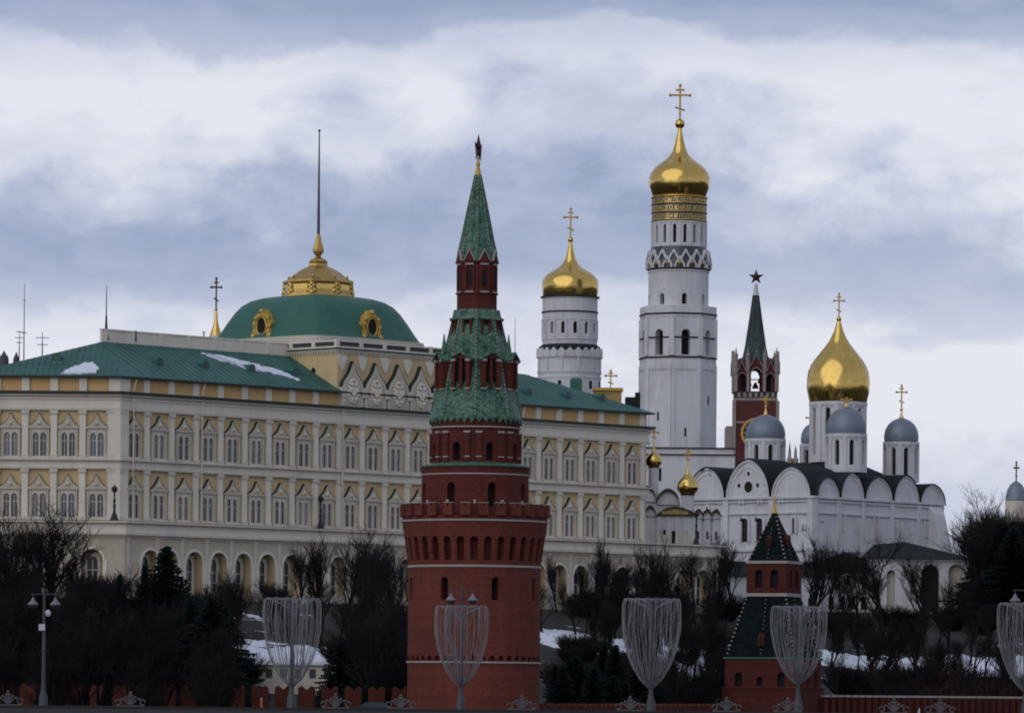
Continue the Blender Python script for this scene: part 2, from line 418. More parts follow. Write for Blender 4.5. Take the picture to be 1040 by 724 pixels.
# ground material with real snow lying in patches
m = bpy.data.materials.new('ground'); m.use_nodes = True; t = m.node_tree; t.nodes.clear()
o = N('ShaderNodeOutputMaterial', t); b = N('ShaderNodeBsdfPrincipled', t); L(b.outputs[0], o.inputs[0], t); b.inputs['Roughness'].default_value = 0.95
g = N('ShaderNodeNewGeometry', t); sp = N('ShaderNodeSeparateXYZ', t); L(g.outputs['Position'], sp.inputs[0], t)
nz = N('ShaderNodeTexNoise', t); nz.inputs['Scale'].default_value = 0.13; nz.inputs['Detail'].default_value = 12; nz.inputs['Roughness'].default_value = 0.74; L(g.outputs['Position'], nz.inputs['Vector'], t)
nz2 = N('ShaderNodeTexNoise', t); nz2.inputs['Scale'].default_value = 0.8; nz2.inputs['Detail'].default_value = 6; L(g.outputs['Position'], nz2.inputs['Vector'], t)
rp = N('ShaderNodeValToRGB', t); rp.color_ramp.elements[0].position = 0.60; rp.color_ramp.elements[1].position = 0.62
L(nz.outputs['Fac'], rp.inputs[0], t)
ms = N('ShaderNodeMix', t); ms.data_type = 'RGBA'; L(nz2.outputs['Fac'], ms.inputs['Factor'], t)
ms.inputs['A'].default_value = (0.008, 0.009, 0.008, 1); ms.inputs['B'].default_value = (0.020, 0.019, 0.017, 1)
mm = N('ShaderNodeMix', t); mm.data_type = 'RGBA'; L(rp.outputs[0], mm.inputs['Factor'], t); L(ms.outputs['Result'], mm.inputs['A'], t); mm.inputs['B'].default_value = (0.55, 0.60, 0.70, 1)
L(mm.outputs['Result'], b.inputs['Base Color'], t); MATS['ground'] = m

xs = [-9000, -3000, -1200, -500, -250, -160] + [-130+6*i for i in range(47)] + [180, 260, 500, 1200, 3000, 9000]
ys = [461.9, 462, 470] + [476+5*i for i in range(66)] + [830, 900, 1000, 1300, 2000, 4000, 12000]
gr = grid('ground', xs, ys, ground_z, 'ground'); gr['kind'] = 'structure'
wt = MB().m('water'); wt.face([(-9000, -9000, 0), (9000, -9000, 0), (9000, 466, 0), (-9000, 466, 0)])
wt = wt.build('river', smooth=0); wt['kind'] = 'structure'
em = MB().m('granite'); em.box(-900, 900, 460.5, 461.8, -2, 7.0)
em = em.build('embankment_wall'); tag(em, 'long dark granite river embankment wall beyond the bridge, below the brick walls', 'wall')

# snow lying in broad drifts on the slope
from mathutils import noise as mnoise
def snow_patch(px0, px1, Yc, dY, seed, label):
    dY *= 1.5; nx_, nr = 130, 44; V = []; Fs = []
    for i in range(nx_+1):
        t = i/nx_; px = px0+(px1-px0)*(t*1.1-.05)
        for j in range(nr+1):
            v_ = 2*j/nr-1; Yy = Yc+dY*v_; X = (px-520)/F*Yy
            e = 1-max(abs(2*t-1)**3, abs(v_)**2)
            n_ = mnoise.fractal(Vector((X*.22+seed*7.3, Yy*.16, seed)), .7, 2.2, 6)
            n2_ = mnoise.fractal(Vector((X*1.1, Yy*1.1, seed)), .8, 2.1, 3)
            V.append((X, Yy, ground_z(X, Yy)-.12+.62*e+.55*n_+.12*n2_))
    for i in range(nx_):
        for j in range(nr): a = i*(nr+1)+j; Fs.append((a, a+nr+1, a+nr+2, a+1))
    mb = MB().m('snow'); mb.idx(V, Fs); o = mb.build('snow', smooth=60); o['kind'] = 'structure'; o['label'] = label
snow_patch(236, 380, 601, 8, 1, 'snow drift behind the low shed left of the brick tower')
snow_patch(366, 412, 600, 3, 2, 'small snow drift beside the brick tower')
snow_patch(540, 660, 655, 8, 3, 'snow drift right of the brick tower')
snow_patch(640, 740, 655, 16, 4, 'snow drift left of the small tent tower')
snow_patch(836, 965, 686, 6.5, 5, 'snow drift below the cathedral gallery')
snow_patch(955, 1050, 684, 8, 6, 'snow drift at the foot of the dark trees')
snow_patch(970, 1040, 655, 8, 7, 'lower snow drift at the edge of the slope')
snow_patch(72, 102, 560, 3.5, 8, 'snow drift beneath the left trees')

# ================================================================= GRAND PALACE
YA = 640.0
A = at(121, 605, YA); A.z = 0
A = Vector((xed(121, YA, py=460), YA, 0)); 
YB = 714.0
B = Vector((xed(656, YB, py=480), YB, 0))
e1 = (B-A).normalized(); TH = atan2(e1.y, e1.x); n1 = Vector((-e1.y, e1.x, 0)); LEN = (B-A).length
TL = -0.035                                  # direction of the left wing facade
eL = Vector((cos(TL), sin(TL), 0)); nL = Vector((-eL.y, eL.x, 0))
ZB = 25.2
def ZA(py): return zed(121, py, YA) - ZB     # level above palace base
PAL = thing('palace', 'long pale yellow and white palace with a square green dome and gold lantern', 'palace', (A.x, A.y, ZB))
def long_u(px, zz, v=0.0):
    """distance along the long facade that appears at column px (v = distance inward, level zz above base)"""
    # (A.x+u*ex+v*nx)/(A.y+u*ey+v*ny) = (px-520)/F - ROLL*(z-ZC)/Y
    Y = 680; u = 0
    for _ in range(4):
        q = (px-520)/F - ROLL*(zz+ZB-ZC)/Y
        u = (q*(A.y+v*n1.y) - (A.x+v*n1.x))/(e1.x-q*e1.y)
        Y = A.y+u*e1.y+v*n1.y
    return u
ua, ub = long_u(135.25, 28), long_u(640.7, 26)
BW = (ub-ua)/22.0
UW = [ua+BW*i for i in range(23)]
zE, zC, zFr, zW1b, zW1t, zMid, zW2t, zW2b, zLed = ZA(382), ZA(398.5), ZA(412.6), ZA(466), ZA(435), ZA(467), ZA(491), ZA(528), ZA(530)
def T(u, v, z): p = e1*u + n1*v; return (p.x, p.y, z)        # palace long-facade frame -> palace local
def TLf(u, v, z): p = eL*u + nL*v; return (p.x, p.y, z)
LW = 20.5  # left wing length shown
bwL = 29.3*YA/F
UL = [(98.5-121)*YA/F - bwL*i for i in range(8)]
# body
body = MB().m('palace_yellow')
Lp = eL*(-LW)
foot = [(Lp.x, Lp.y), (0, 0), (e1.x*LEN, e1.y*LEN), (e1.x*LEN+n1.x*34, e1.y*LEN+n1.y*34), (Lp.x+6, 70)]
body.plan(foot, zLed-1, zC-.2)
body.m('palace_orange'); body.plan(foot, zC+.1, zE-.25)
body.build('wall', PAL, smooth=0)
def band(mb, z0, z1, d, u0=None, u1=None):
    """a horizontal moulding running round both street facades, standing d metres proud"""
    k = d
    # corner point of offset lines
    c = offc(k)
    a = (Lp-nL*k); b = e1*LEN - n1*k + e1*k
    P = [a, c, b, b+n1*6, e1*LEN+n1*5, e1*LEN+n1*1-e1*1, Vector((0.0, 1.5, 0))+n1*.5, Lp+nL*1.5]
    mb.plan([(p.x, p.y) for p in P], z0, z1, True, True)
def offc(k):
    # intersection of left facade line moved out by k and long facade line moved out by k
    # points p: p.nL = -k, p.n1 = -k
    det = nL.x*n1.y-nL.y*n1.x
    return Vector(((-k*n1.y+k*nL.y)/det, (-k*nL.x+k*n1.x)/det, 0))
cm = MB().m('palace_trim')
cm.m('palace_white'); band(cm, zFr-.25, zC-.55, .30)           # entablature
cm.m('palace_trim'); band(cm, zFr-.55, zFr-.27, .45); band(cm, (zFr+zC)/2-.1, (zFr+zC)/2+.04, .40)
band(cm, zC-.53, zC-.22, .65); cm.m('cap_green'); band(cm, zC-.2, zC+.12, 1.0)
cm.m('palace_white'); band(cm, zE-.22, zE-.02, .35)
cm.build('main_cornice', PAL, smooth=0)
cm = MB().m('palace_trim'); band(cm, zMid-.1, zMid+.1, .75); cm.m('palace_white'); band(cm, zMid-1.0, zMid-.12, .35); cm.m('palace_trim'); band(cm, zMid-1.2, zMid-1.02, .5)
cm.build('storey_cornice', PAL, smooth=0)
# pilasters
pw = .42
def pil(h, w, d, mname='palace_white'):
    q = MB().m(mname); q.box(-w, w, -d, .2, 0, h); q.m('palace_trim'); q.box(-w-.1, w+.1, -d-.12, .2, 0, .5); q.box(-w-.12, w+.12, -d-.14, .2, h-.45, h-.02)
    return q
zP0 = zLed+.25; hP1 = zFr-.57-zMid-.12; hP2 = zMid-1.22-zP0
p1 = p2 = None
PU = [UW[0]-BW/2+.1] + [(UW[i]+UW[i+1])/2 for i in range(22)] + [UW[22]+BW/2]
for u in PU:
    for zz, hh, key in ((zMid+.11, hP1, 1), (zP0, hP2, 2)):
        loc = T(u, 0, zz)
        if key == 1:
            p1 = pil(hh, pw, .42).build('pilaster', PAL, loc, TH, smooth=0) if p1 is None else dup(p1, PAL, loc, TH)
        else:
            p2 = pil(hh, pw, .42).build('pilaster', PAL, loc, TH, smooth=0) if p2 is None else dup(p2, PAL, loc, TH)
for i, u in enumerate([UL[0]+bwL/2-.1]+[UL[k]-bwL/2 for k in range(6)]):
    dup(p1, PAL, TLf(u, 0, zMid+.11), TL); dup(p2, PAL, TLf(u, 0, zP0), TL)
for z0, h in ((zMid+.11, hP1), (zP0, hP2)):
    c = offc(.5); cp = MB().m('palace_white')           # broad white corner pier
    cp.plan([(p.x, p.y) for p in (Vector((UL[0]*0-1.35, -.0, 0))-nL*.5+Vector((0, 0, 0)), c, e1*1.2-n1*.5, e1*1.2, Vector((-1.35, 0, 0)))], z0, z0+h)
    cp.build('corner_pier', PAL, smooth=0)
cp = MB().m('palace_white')
cp.plan([(p.x, p.y) for p in (Vector((-1.35, 0, 0))-nL*.3, offc(.3), e1*1.6-n1*.3, e1*1.6, Vector((-1.35, 0, 0)))], zC+.13, zE-.23)
cp.build('corner_pier', PAL, smooth=0)
# windows: paired round-headed lights in a moulded surround under a gable
def window_mb():
    q = MB()
    w, h = 1.24, zW1t-zW1b-.05
    fpl = lambda u, wd, z: (u, -.28+wd, z)
    for sx in (-1, 1):
        arch_panel(q, fpl, min(0, sx*w), max(0, sx*w), 0, h, sx*.50, .37, .35, h-.95, .26, 'palace_trim', 'palace_trim', None, 8, .25)
    q.m('palace_trim'); q.box(-w, w, -.28, 0, h, h+.02); q.box(-w, -w+.01, -.28, 0, 0, h); q.box(w-.01, w, -.28, 0, 0, h)
    q.box(-w-.18, w+.18, -.55, -.282, -.02, .2)
    q.box(-w, -w+.16, -.40, -.282, .2, h); q.box(w-.16, w, -.40, -.282, .2, h); q.box(-.09, .09, -.38, -.282, .2, h-.5)
    return q, h, w
wm, wh, ww = window_mb()
def pane_mb(mn):
    q = MB().m(mn); q.box(-.98, .98, -.06, .0, .3, wh-.3)
    q.m('palace_trim')
    for sx in (-1, 1):
        q.box(sx*.50-.035, sx*.50+.035, -.10, -.062, .3, wh-.7)
        q.box(sx*.50-.36, sx*.50+.36, -.105, -.063, 2.3, 2.38)
    return q
def gable_mb():
    q = MB().m('gable_stone'); hh = 1.85; w = 1.4
    out_ = [(-w, 0), (w, 0), (w, .12), (.95, .36), (.42, .95), (.0, hh-.1), (-.42, .95), (-.95, .36), (-w, .12)]
    q.prism(out_, lambda u, wd, z: (u, wd, z), -.42, 0)
    q.box(-w-.1, w+.1, -.5, -.002, -.16, .0)
    q.m('palace_yellow'); q.prism([(-.5, .25), (.5, .25), (.0, .95)], flat, -.46, -.422)
    q.m('palace_trim'); q.ball((0, -.45, .55), .26, 8, 6)
    q.m('cap_green')
    top = [(-w-.05, .12), (-.97, .38), (-.44, .98), (0, hh-.08), (.44, .98), (.97, .38), (w+.05, .12)]
    for a, b in zip(top[:-1], top[1:]):
        q.prism([a, b, (b[0], b[1]+.06), (a[0], a[1]+.06)], flat, -.44, .0)
    return q
w0 = None; kinds = ['glass', 'curtained_glass', 'blue_glass', 'pale_blind']
protos = []
for kmat in kinds:
    wo = wm.build('window', PAL, (0, 0, 0), 0, smooth=30)
    pane_mb(kmat).build('pane', wo, (0, 0, 0), 0, smooth=0)
    gable_mb().build('pediment', wo, (0, 0, wh+.17), 0, smooth=30)
    protos.append(wo)
first = [True]*4
rw = random.Random(4)
spots = [(T(u, 0, z), TH) for u in UW for z in (zMid+.12, zLed+.27)] + [(TLf(u, 0, z), TL) for u in UL[:6] for z in (zMid+.12, zLed+.27)]
for loc, rt in spots:
    k = rw.choices((0, 1, 2, 3), (5, 3, 4, 1))[0]
    if first[k]: protos[k].location = loc; protos[k].rotation_euler = (0, 0, rt); first[k] = False
    else: dup(protos[k], PAL, loc, rt)
# attic stub piers
BL0, BL1 = (UW[8]+UW[9])/2-.2, (UW[15]+UW[16])/2
stub = None
for u in [p for p in PU[1:] if not (BL0-.5 < p < BL1+.5)]:
    q = MB().m('palace_white'); q.box(-.5, .5, -.3, 0, 0, zE-.23-zC-.13)
    if stub is None: stub = q.build('attic_pier', PAL, T(u, 0, zC+.13), TH, smooth=0)
    else: dup(stub, PAL, T(u, 0, zC+.13), TH)
for k in range(6): dup(stub, PAL, TLf(UL[k]-bwL/2, 0, zC+.13), TL)
# drain pipes
for u in (1.75, PU[3]+.6, PU[9]+.3, PU[17]+.6):
    q = MB().m('palace_trim'); q.tube((0, -.8, zLed), (0, -.8, zC-.6), .09, n=6, cap=False); q.tube((0, -.8, zC+.2), (.75, -.6, zE+.1), .09, n=6)
    q.build('drainpipe', PAL, T(u, 0, 0), TH)
# roof
ra, rb, rt_ = 10.0, 9.3, ZA(346)*1.0+.55
def roofpt(a, b):  # a from left facade line, b from long facade line (inwards)
    det = nL.x*n1.y-nL.y*n1.x
    return Vector(((a*n1.y-b*nL.y)/det, (b*nL.x-a*n1.x)/det, 0))
ov = .9
tA = roofpt(ra, rb); EA = roofpt(-ov, -ov)
EL = Lp-nL*ov; tL_ = Lp+nL*ra
EB = e1*(LEN+ov)-n1*ov; tB = e1*(LEN-16)+n1*rb
EBb = e1*(LEN+ov)+n1*35; tBb = e1*(LEN-16)+n1*30
EM = Vector((Lp.x+6, 72, 0)); tM = Vector((Lp.x+12, 60, 0))
def zv(p, z): return (p.x, p.y, z)
rf = MB().m('roof_green')
zt = rt_
rf.face([zv(EL, zE), zv(EA, zE), zv(tA, zt)]); rf.face([zv(EM, zE), zv(EL, zE), zv(tA, zt), zv(tM, zt)])
rf.face([zv(EA, zE), zv(EB, zE), zv(tB, zt), zv(tA, zt)])
rf.face([zv(EB, zE), zv(EBb, zE), zv(tBb, zt), zv(tB, zt)])
rf.face([zv(EBb, zE), zv(EM, zE), zv(tM, zt), zv(tBb, zt)])
rf.face([zv(p, zt) for p in (tA, tB, tBb, tM)])
rf.face([zv(p, zE-.01) for p in (EM, EBb, EB, EA, EL)])
rf.m('cap_green')
for a, b in ((EL, EA), (EA, EB), (EB, EBb)):
    rf.face([zv(a, zE-.22), zv(b, zE-.22), zv(b, zE+.0), zv(a, zE+.0)])
ROOF = rf.build('roof', PAL, smooth=0)
def rp_long(u, t): # t 0 eave .. 1 top
    v = -ov+(rb+ov)*t; return (u, v, zE+(zt-zE)*t)
# standing seams
sm = MB().m('roof_green')
u = 1.0
while u < LEN-2:
    t1 = min(1, (LEN+ov-u)/16.0*1.0)
    a = rp_long(u, .01); b_ = rp_long(u+0.0, t1*.98)
    pa = T(*a); pb = T(*b_)
    if u > 4: sm.tube((pa[0], pa[1], pa[2]+.02), (pb[0], pb[1], pb[2]+.02), .05, n=3, cap=False)
    u += 1.1
for k in range(26):
    pa = EA.lerp(EL, k/26.); tt = 1.0
    dxa = (EA.x-pa.x); full = abs(EL.x-EA.x); a_t = abs(tA.x-EA.x)/full; f_k = k/26.
    tt = f_k/a_t if f_k < a_t else (1-f_k)/(1-a_t)
    pb = Vector((pa.x, lerp(pa.y, tA.y, tt), 0)); zb_k = zE+(zt-zE)*tt
    if tt > .02: sm.tube((pa.x, pa.y, zE+.03), (pb.x, pb.y, zb_k+.02), .05, n=3, cap=False)
sm.build('seam', ROOF, smooth=0)
# snow on the roof
def ragged(pts, amp, sub=7):
    rr = random.Random(len(pts)); o_ = []
    for i, a_ in enumerate(pts):
        b_ = pts[(i+1) % len(pts)]
        for k in range(sub):
            t = k/sub; o_.append(tuple(a_[c]+(b_[c]-a_[c])*t+rr.uniform(-1, 1)*amp[c] for c in range(2)))
    return o_
def roof_snow(pts, lab):
    pts = ragged(pts, (.55, .028))
    q = MB().m('snow'); P = [T(u, v, z+.12) for (u, v, z) in [rp_long(*p) for p in pts]]
    q.face(P); n = len(P); Q = [(p[0], p[1], p[2]-.14) for p in P]
    for i in range(n): q.face([Q[i], Q[(i+1) % n], P[(i+1) % n], P[i]])
    q.build('roof_snow', ROOF, smooth=0)
u0 = long_u(210, 31, 7)
def lu(px, t): v = -ov+(rb+ov)*t; return (long_u(px, zE+(zt-zE)*t, v), t)
roof_snow([lu(207, .86), lu(213, .78), lu(228, .66), lu(240, .60), lu(247, .50), lu(256, .44), lu(268, .44), lu(284, .38), lu(303, .22), lu(299, .34), lu(285, .50), lu(262, .62), lu(247, .72), lu(230, .80)], '')
q = MB().m('snow')
def rl(px, t):
    Y = YA-ov+(ra+ov)*t; p = Vector((xed(px, Y, z=zE+(zt-zE)*t+ZB), Y, 0))-Vector((A.x, A.y, 0)); return (p.x, p.y, zE+(zt-zE)*t)
P = [rl(*a) for a in ragged([(62, .06), (72, .2), (84, .34), (94, .38), (100, .2), (97, .08), (85, .05)], (.8, .02), 6)]
P = [(p[0], p[1], p[2]+.12-(.0)) for p in P]; q.face(P)
Q = [(p[0], p[1], p[2]-.3) for p in P]
for i in range(len(P)): q.face([Q[i], Q[(i+1) % len(P)], P[(i+1) % len(P)], P[i]])
q.build('roof_snow', ROOF, smooth=0)
# dormers
def dormer_mb():
    q = MB().m('roof_green'); q.prism([(-.55, -.2), (.55, -.2), (.55, .55), (.3, .95), (-.3, .95), (-.55, .55)], flat, -.1, 2.2)
    q.m('glass'); q.prism([(.32*cos(2*pi*i/8), .42+.32*sin(2*pi*i/8)) for i in range(8)], flat, -.14, -.102)
    q.m('palace_trim'); q.box(-.62, .62, -.16, -.0, -.28, -.18)
    return q
dm = None
for px in (162, 209, 256, 300, 537, 577, 612):
    a = lu(px, .42 if px < 400 else .3); p = rp_long(*a); loc = T(*p)
    if dm is None: dm = dormer_mb().build('dormer', ROOF, loc, TH, smooth=0)
    else: dup(dm, ROOF, loc, TH)
p = rl(58, .42); dup(dm, ROOF, p, TL)
# ridge parapet
q = MB().m('palace_white'); pr0 = Vector((0, 0, 0))
uR0 = (tA.x*e1.x+tA.y*e1.y); uR1 = BL0+6
q.box(uR0, uR1, rb, rb+.4, zt-.1, zt+1.55); q.box(uR0-.05, uR1, rb-.1, rb+.5, zt+1.552, zt+1.75)
for i in range(9):
    uu = uR0+.3+i*(uR1-uR0-1)/8.; q.box(uu, uu+.6, rb-.14, rb-.002, zt, zt+1.55)
q.build('parapet', PAL, (0, 0, 0), TH, smooth=0)
# arcade: terrace storey standing proud of the facade
AD = 2.5
zAr0, zArT = 0.0, zLed-.15
arc = MB()
c_off = offc(AD)
uc0 = c_off.x*e1.x+c_off.y*e1.y
fA = lambda u, w, z: T(u, -AD+w, z)
zImp, zTopArch = ZA(569.5), ZA(556)
UA = [u for u in UW] + [UW[22]+BW*(i+1) for i in range(3)]
uEnd = UA[-1]+BW/2+1.2
edges = [uc0] + [(UA[i]+UA[i+1])/2 for i in range(len(UA)-1)] + [UA[-1]+BW/2]
ahw = 1.45
for i, u in enumerate(UA):
    uu = u if i else u+1.0
    arch_panel(arc, fA, edges[i], edges[i+1], 0, zArT, uu, ahw, 1.1, zImp, 1.35, 'palace_stone', 'arcade_yellow', 'arcade_yellow', 10)
arc.m('palace_stone'); arc.face([fA(edges[-1], 0, 0), fA(uEnd, 0, 0), fA(uEnd, 0, zArT), fA(edges[-1], 0, zArT)])
arc.face([fA(uEnd, 0, 0), fA(uEnd, 20, 0), fA(uEnd, 20, zArT), fA(uEnd, 0, zArT)])
fAL = lambda u, w, z: TLf(u, -AD+w, z)
ucl = c_off.x*eL.x+c_off.y*eL.y
eg = [ucl] + [UL[i]-bwL/2 for i in range(6)]
UAL = [UL[0]-.3, None, UL[2], UL[3], UL[4], UL[5]]
for i in range(6):
    if UAL[i] is None:
        arc.m('palace_stone'); arc.face([fAL(eg[i+1], 0, 0), fAL(eg[i], 0, 0), fAL(eg[i], 0, zArT), fAL(eg[i+1], 0, zArT)])
    else:
        arch_panel(arc, fAL, eg[i+1], eg[i], 0, zArT, UAL[i], ahw, 1.1, zImp, 1.35, 'palace_stone', 'arcade_yellow', 'arcade_yellow', 10)
# terrace floor
arc.m('palace_trim')
pL = Lp-nL*AD; pE = e1*uEnd-n1*AD
arc.face([zv(pL, zArT), zv(c_off, zArT), zv(pE, zArT), zv(e1*uEnd+n1*16, zArT), zv(Lp+nL*5, zArT)])
ARC = arc.build('arcade', PAL, smooth=0)
def bandA(mb, z0, z1, d):
    k = AD+d; c = offc(k)
    P = [Lp-nL*k, c, e1*(uEnd+d)-n1*k, e1*(uEnd+d)+n1*8, e1*(uEnd-.3)+n1*8, e1*(uEnd-.3)-n1*(AD-.3), offc(AD-.3), Lp-nL*(AD-.3)]
    mb.plan([(p.x, p.y) for p in P], z0, z1, True, True)
q = MB().m('palace_white'); bandA(q, ZA(541), ZA(531.5), .28); q.m('palace_trim'); bandA(q, ZA(531.5)+.003, ZA(529.5), .8); bandA(q, ZA(543.6), ZA(541)-.003, .55)
q.m('palace_trim'); bandA(q, ZA(546), ZA(543.7)-.0, .16)
q.build('terrace_cornice', PAL, smooth=0)
# arch surrounds + arcade windows as parts
def archivolt_mb():
    q = MB().m('palace_white'); n = 12
    for i in range(n):
        a, b = pi*i/n, pi*(i+1)/n
        q.prism([(r*cos(t), r*sin(t)) for r, t in ((ahw+.02, a), (ahw+.32, a), (ahw+.32, b), (ahw+.02, b))], flat, -.16, -.003)
    q.m('palace_white'); q.box(-ahw-.70, -ahw-.0, -.14, -.003, -.16, .12); q.box(ahw+.0, ahw+.70, -.14, -.003, -.16, .12)
    q.box(-ahw-.55, -ahw-.05, -.10, -.004, 1.1-zImp, -.17); q.box(ahw+.05, ahw+.55, -.10, -.004, 1.1-zImp, -.17)
    return q
av = archivolt_mb().build('archivolt', ARC, T(UA[0]+1.0, -AD, zImp), TH)
hW = zImp-1.1
q = MB().m('palace_trim'); fw = lambda u, w, z: (u, -.2+w, z)
arch_panel(q, fw, -1.0, 1.0, 0, hW+.95, 0, .68, .25, hW-.1, .16, 'palace_trim', 'palace_trim', None, 8)
q.m('palace_trim'); q.box(-.05, .05, -.12, -.06, .2, hW+.4); q.box(-.66, .66, -.11, -.062, 1.4, 1.5); q.box(-.66, .66, -.11, -.062, 2.7, 2.8)
aw = q.build('arcade_window', ARC, T(UA[0]+1.0, -AD+1.35, 1.1), TH)
q = MB().m('glass'); q.box(-.8, .8, -.05, -.003, .1, hW+.7); q.build('pane', aw, (0, 0, 0), 0, smooth=0)
for i, u in enumerate(UA):
    if i:
        dup(av, ARC, T(u, -AD, zImp), TH); dup(aw, ARC, T(u, -AD+1.35, 1.1), TH)
apil = None
for u in edges[1:-1]+[uc0+.6, uEnd-.5]:
    if apil is None:
        q = MB().m('palace_trim'); q.box(-.24, .24, -.12, -.003, 1.1, ZA(546.2)); q.box(-.34, .34, -.2, -.003, ZA(548.5), ZA(546.3)); q.m('palace_trim'); q.box(-.3, .3, -.16, -.003, .0, 1.09)
        apil = q.build('arcade_pilaster', ARC, T(u, -AD, 0), TH, smooth=0)
    else: dup(apil, ARC, T(u, -AD, 0), TH)
for u in eg[1:]: dup(apil, ARC, TLf(u, -AD, 0), TL)
for u in UAL:
    if u is not None: dup(av, ARC, TLf(u, -AD, zImp), TL); dup(aw, ARC, TLf(u, -AD+1.35, 1.1), TL)
# ---- central attic block with ogee gables
ZT = zed(335, 352.5, 669)-ZB; ZR = zed(335, 345.5, 669)-ZB
BD = 31.0
blk = MB().m('palace_yellow'); blk.box(BL0, BL1, -.05, BD, zC+.12, ZT-.55)
ATT = blk.build('attic_block', PAL, (0, 0, 0), TH, smooth=0)
q = MB().m('palace_white'); q.box(BL0-.3, BL1+.3, -.35, BD+.3, ZT-.548, ZT-.25); q.m('cap_green'); q.box(BL0-.55, BL1+.55, -.6, BD+.5, ZT-.248, ZT-.1)
q.m('palace_white')
uu = BL0-.1
while uu < BL1: q.box(uu, uu+.22, -.28, -.052, ZT-.85, ZT-.552); uu += .5
uu = .1
while uu < 28: q.box(BL0-.22, BL0-.002, uu, uu+.22, ZT-.85, ZT-.552); uu += .5
q.build('cornice', ATT, smooth=0)
def balustrade(L_, nb):
    q = MB().m('palace_white'); hh = ZR-ZT+.1
    q.box(0, L_, -.15, .15, 0, .25); q.box(0, L_, -.18, .18, hh-.2, hh)
    for i in range(nb+1): c = L_*i/nb; q.box(c-.32, c+.32, -.22, .22, .0, hh+.06)
    q.m('iron_grey')
    for i in range(nb):
        a = L_*i/nb+.33; b_ = L_*(i+1)/nb-.33; n = 9
        for j in range(n): x = a+(b_-a)*(j+.5)/n; q.box(x-.07, x+.07, -.06, .06, .25, hh-.2)
        q.box(a, b_, -.03, .03, .25, hh-.2)
    return q
balustrade(BL1-BL0+.6, 7).build('balustrade', ATT, (BL0-.3, -.25, ZT-.1), 0, smooth=0)
balustrade(BD, 7).build('balustrade', ATT, (BL0-.25, BD-.2, ZT-.1), -pi/2, smooth=0)
def ogee(w, h):
    R = [(w, 0), (w, h*.36), (w*.99, h*.44), (w*.93, h*.51), (w*.80, h*.58), (w*.60, h*.65), (w*.42, h*.72), (w*.27, h*.80), (w*.14, h*.89), (0, h)]
    return R
def kok_mb():
    q = MB(); w, h = BW*.46, zed(355, 361, 678)-zed(355, 406, 678)
    R = ogee(w, h); poly = R + [(-a, b_) for a, b_ in R[::-1][1:]]
    q.m('palace_trim'); q.prism(poly, flat, -.7, 0)
    R2 = ogee(w*.8, h*.84); poly2 = [(a, b_+.25) for a, b_ in R2] + [(-a, b_+.25) for a, b_ in R2[::-1][1:]]
    q.m('palace_stone'); q.prism(poly2, flat, -.78, -.702)
    q.m('cap_green'); top = R[1:] + [(-a, b_) for a, b_ in R[::-1][1:-1]]
    for a, b_ in zip(top[:-1], top[1:]):
        q.prism([a, b_, (b_[0]*1.02, b_[1]+.1), (a[0]*1.02, a[1]+.1)], flat, -.74, 0)
    # carved relief: wreath and shield forms
    q.m('palace_white')
    for i in range(18):
        a = 2*pi*i/18; q.ball((.95*cos(a), -.8, 2.1+1.55*sin(a)), .22, 6, 4)
    q.prism([(.5*cos(2*pi*i/10), 2.2+.8*sin(2*pi*i/10)) for i in range(10)], flat, -.98, -.782)
    for sx in (-1, 1):
        q.ball((sx*.35, -.95, 3.0), .28, 6, 4); q.ball((sx*.62, -.85, 2.3), .3, 6, 4, 1.6); q.ball((sx*.3, -.9, 1.0), .24, 6, 4, 1.3)
    return q
kk = None
for i in range(9, 16):
    loc = (UW[i], 0, zC+.13)
    kk = kok_mb().build('ogee_gable', ATT, loc, 0) if kk is None else dup(kk, ATT, loc, 0)
sh = None
for u in [(UW[i]+UW[i+1])/2 for i in range(9, 15)]+[BL0+.75]:
    loc = (u, 0, zed(355, 370, 678)-ZB)
    if sh is None:
        q = MB().m('palace_white'); q.prism([(0, -1.5), (.5, -.7), (.85, .3), (.6, .75), (.25, .55), (0, .85), (-.25, .55), (-.6, .75), (-.85, .3), (-.5, -.7)], flat, -.3, -.052)
        sh = q.build('carved_shield', ATT, loc, 0)
        q = MB().m('palace_trim'); q.box(-.55, .55, -.85, -.053, -5.0, -3.7); ped = q.build('pedestal', ATT, loc, 0)
    else: dup(sh, ATT, loc, 0); dup(ped, ATT, loc, 0)
q = MB().m('opening'); q.prism([(.42*cos(2*pi*i/12), .6*sin(2*pi*i/12)) for i in range(12)], flat, -.06, .0)
q.build('oval_opening', ATT, (BL0, 4.6, ZT-3.2), -pi/2)
# ---- square dome
CU, CV = (BL0+BL1)/2, 0
# find v so that the dome centre shows at px 322
def findv(px, u, z):
    v = 10.
    for _ in range(6):
        Y = A.y+u*e1.y+v*n1.y; q_ = (px-520)/F-ROLL*(z+ZB-ZC)/Y
        v = (q_*(A.y+u*e1.y)-(A.x+u*e1.x))/(n1.x-q_*n1.y)
    return v
CV = findv(322.5, CU, ZT+3)
DC = T(CU, CV, 0); YD = A.y+DC[1]
def ZD(py): return zed(322, py, YD)-ZB
kD = YD/F
def sq(a):
    # superellipse radius factor with corners at multiples of 90deg (rotated), corner=1
    ex = 7.0; aa = a
    r = (abs(cos(aa+pi/4))**ex+abs(sin(aa+pi/4))**ex)**(-1/ex)
    return r/((2*(sqrt(.5)**ex))**(-1/ex))
dp = [(106, 349), (103, 346), (98, 339), (92, 330), (84, 319), (77, 312), (68, 307), (57, 304), (45, 302.3), (30, 301.6), (4, 301.3)]
q = MB().m('dome_green'); q.lathe([(p*kD, ZD(y)) for p, y in dp], 96, TH, (0, 0), True, lambda a: sq(a-TH-pi/4))
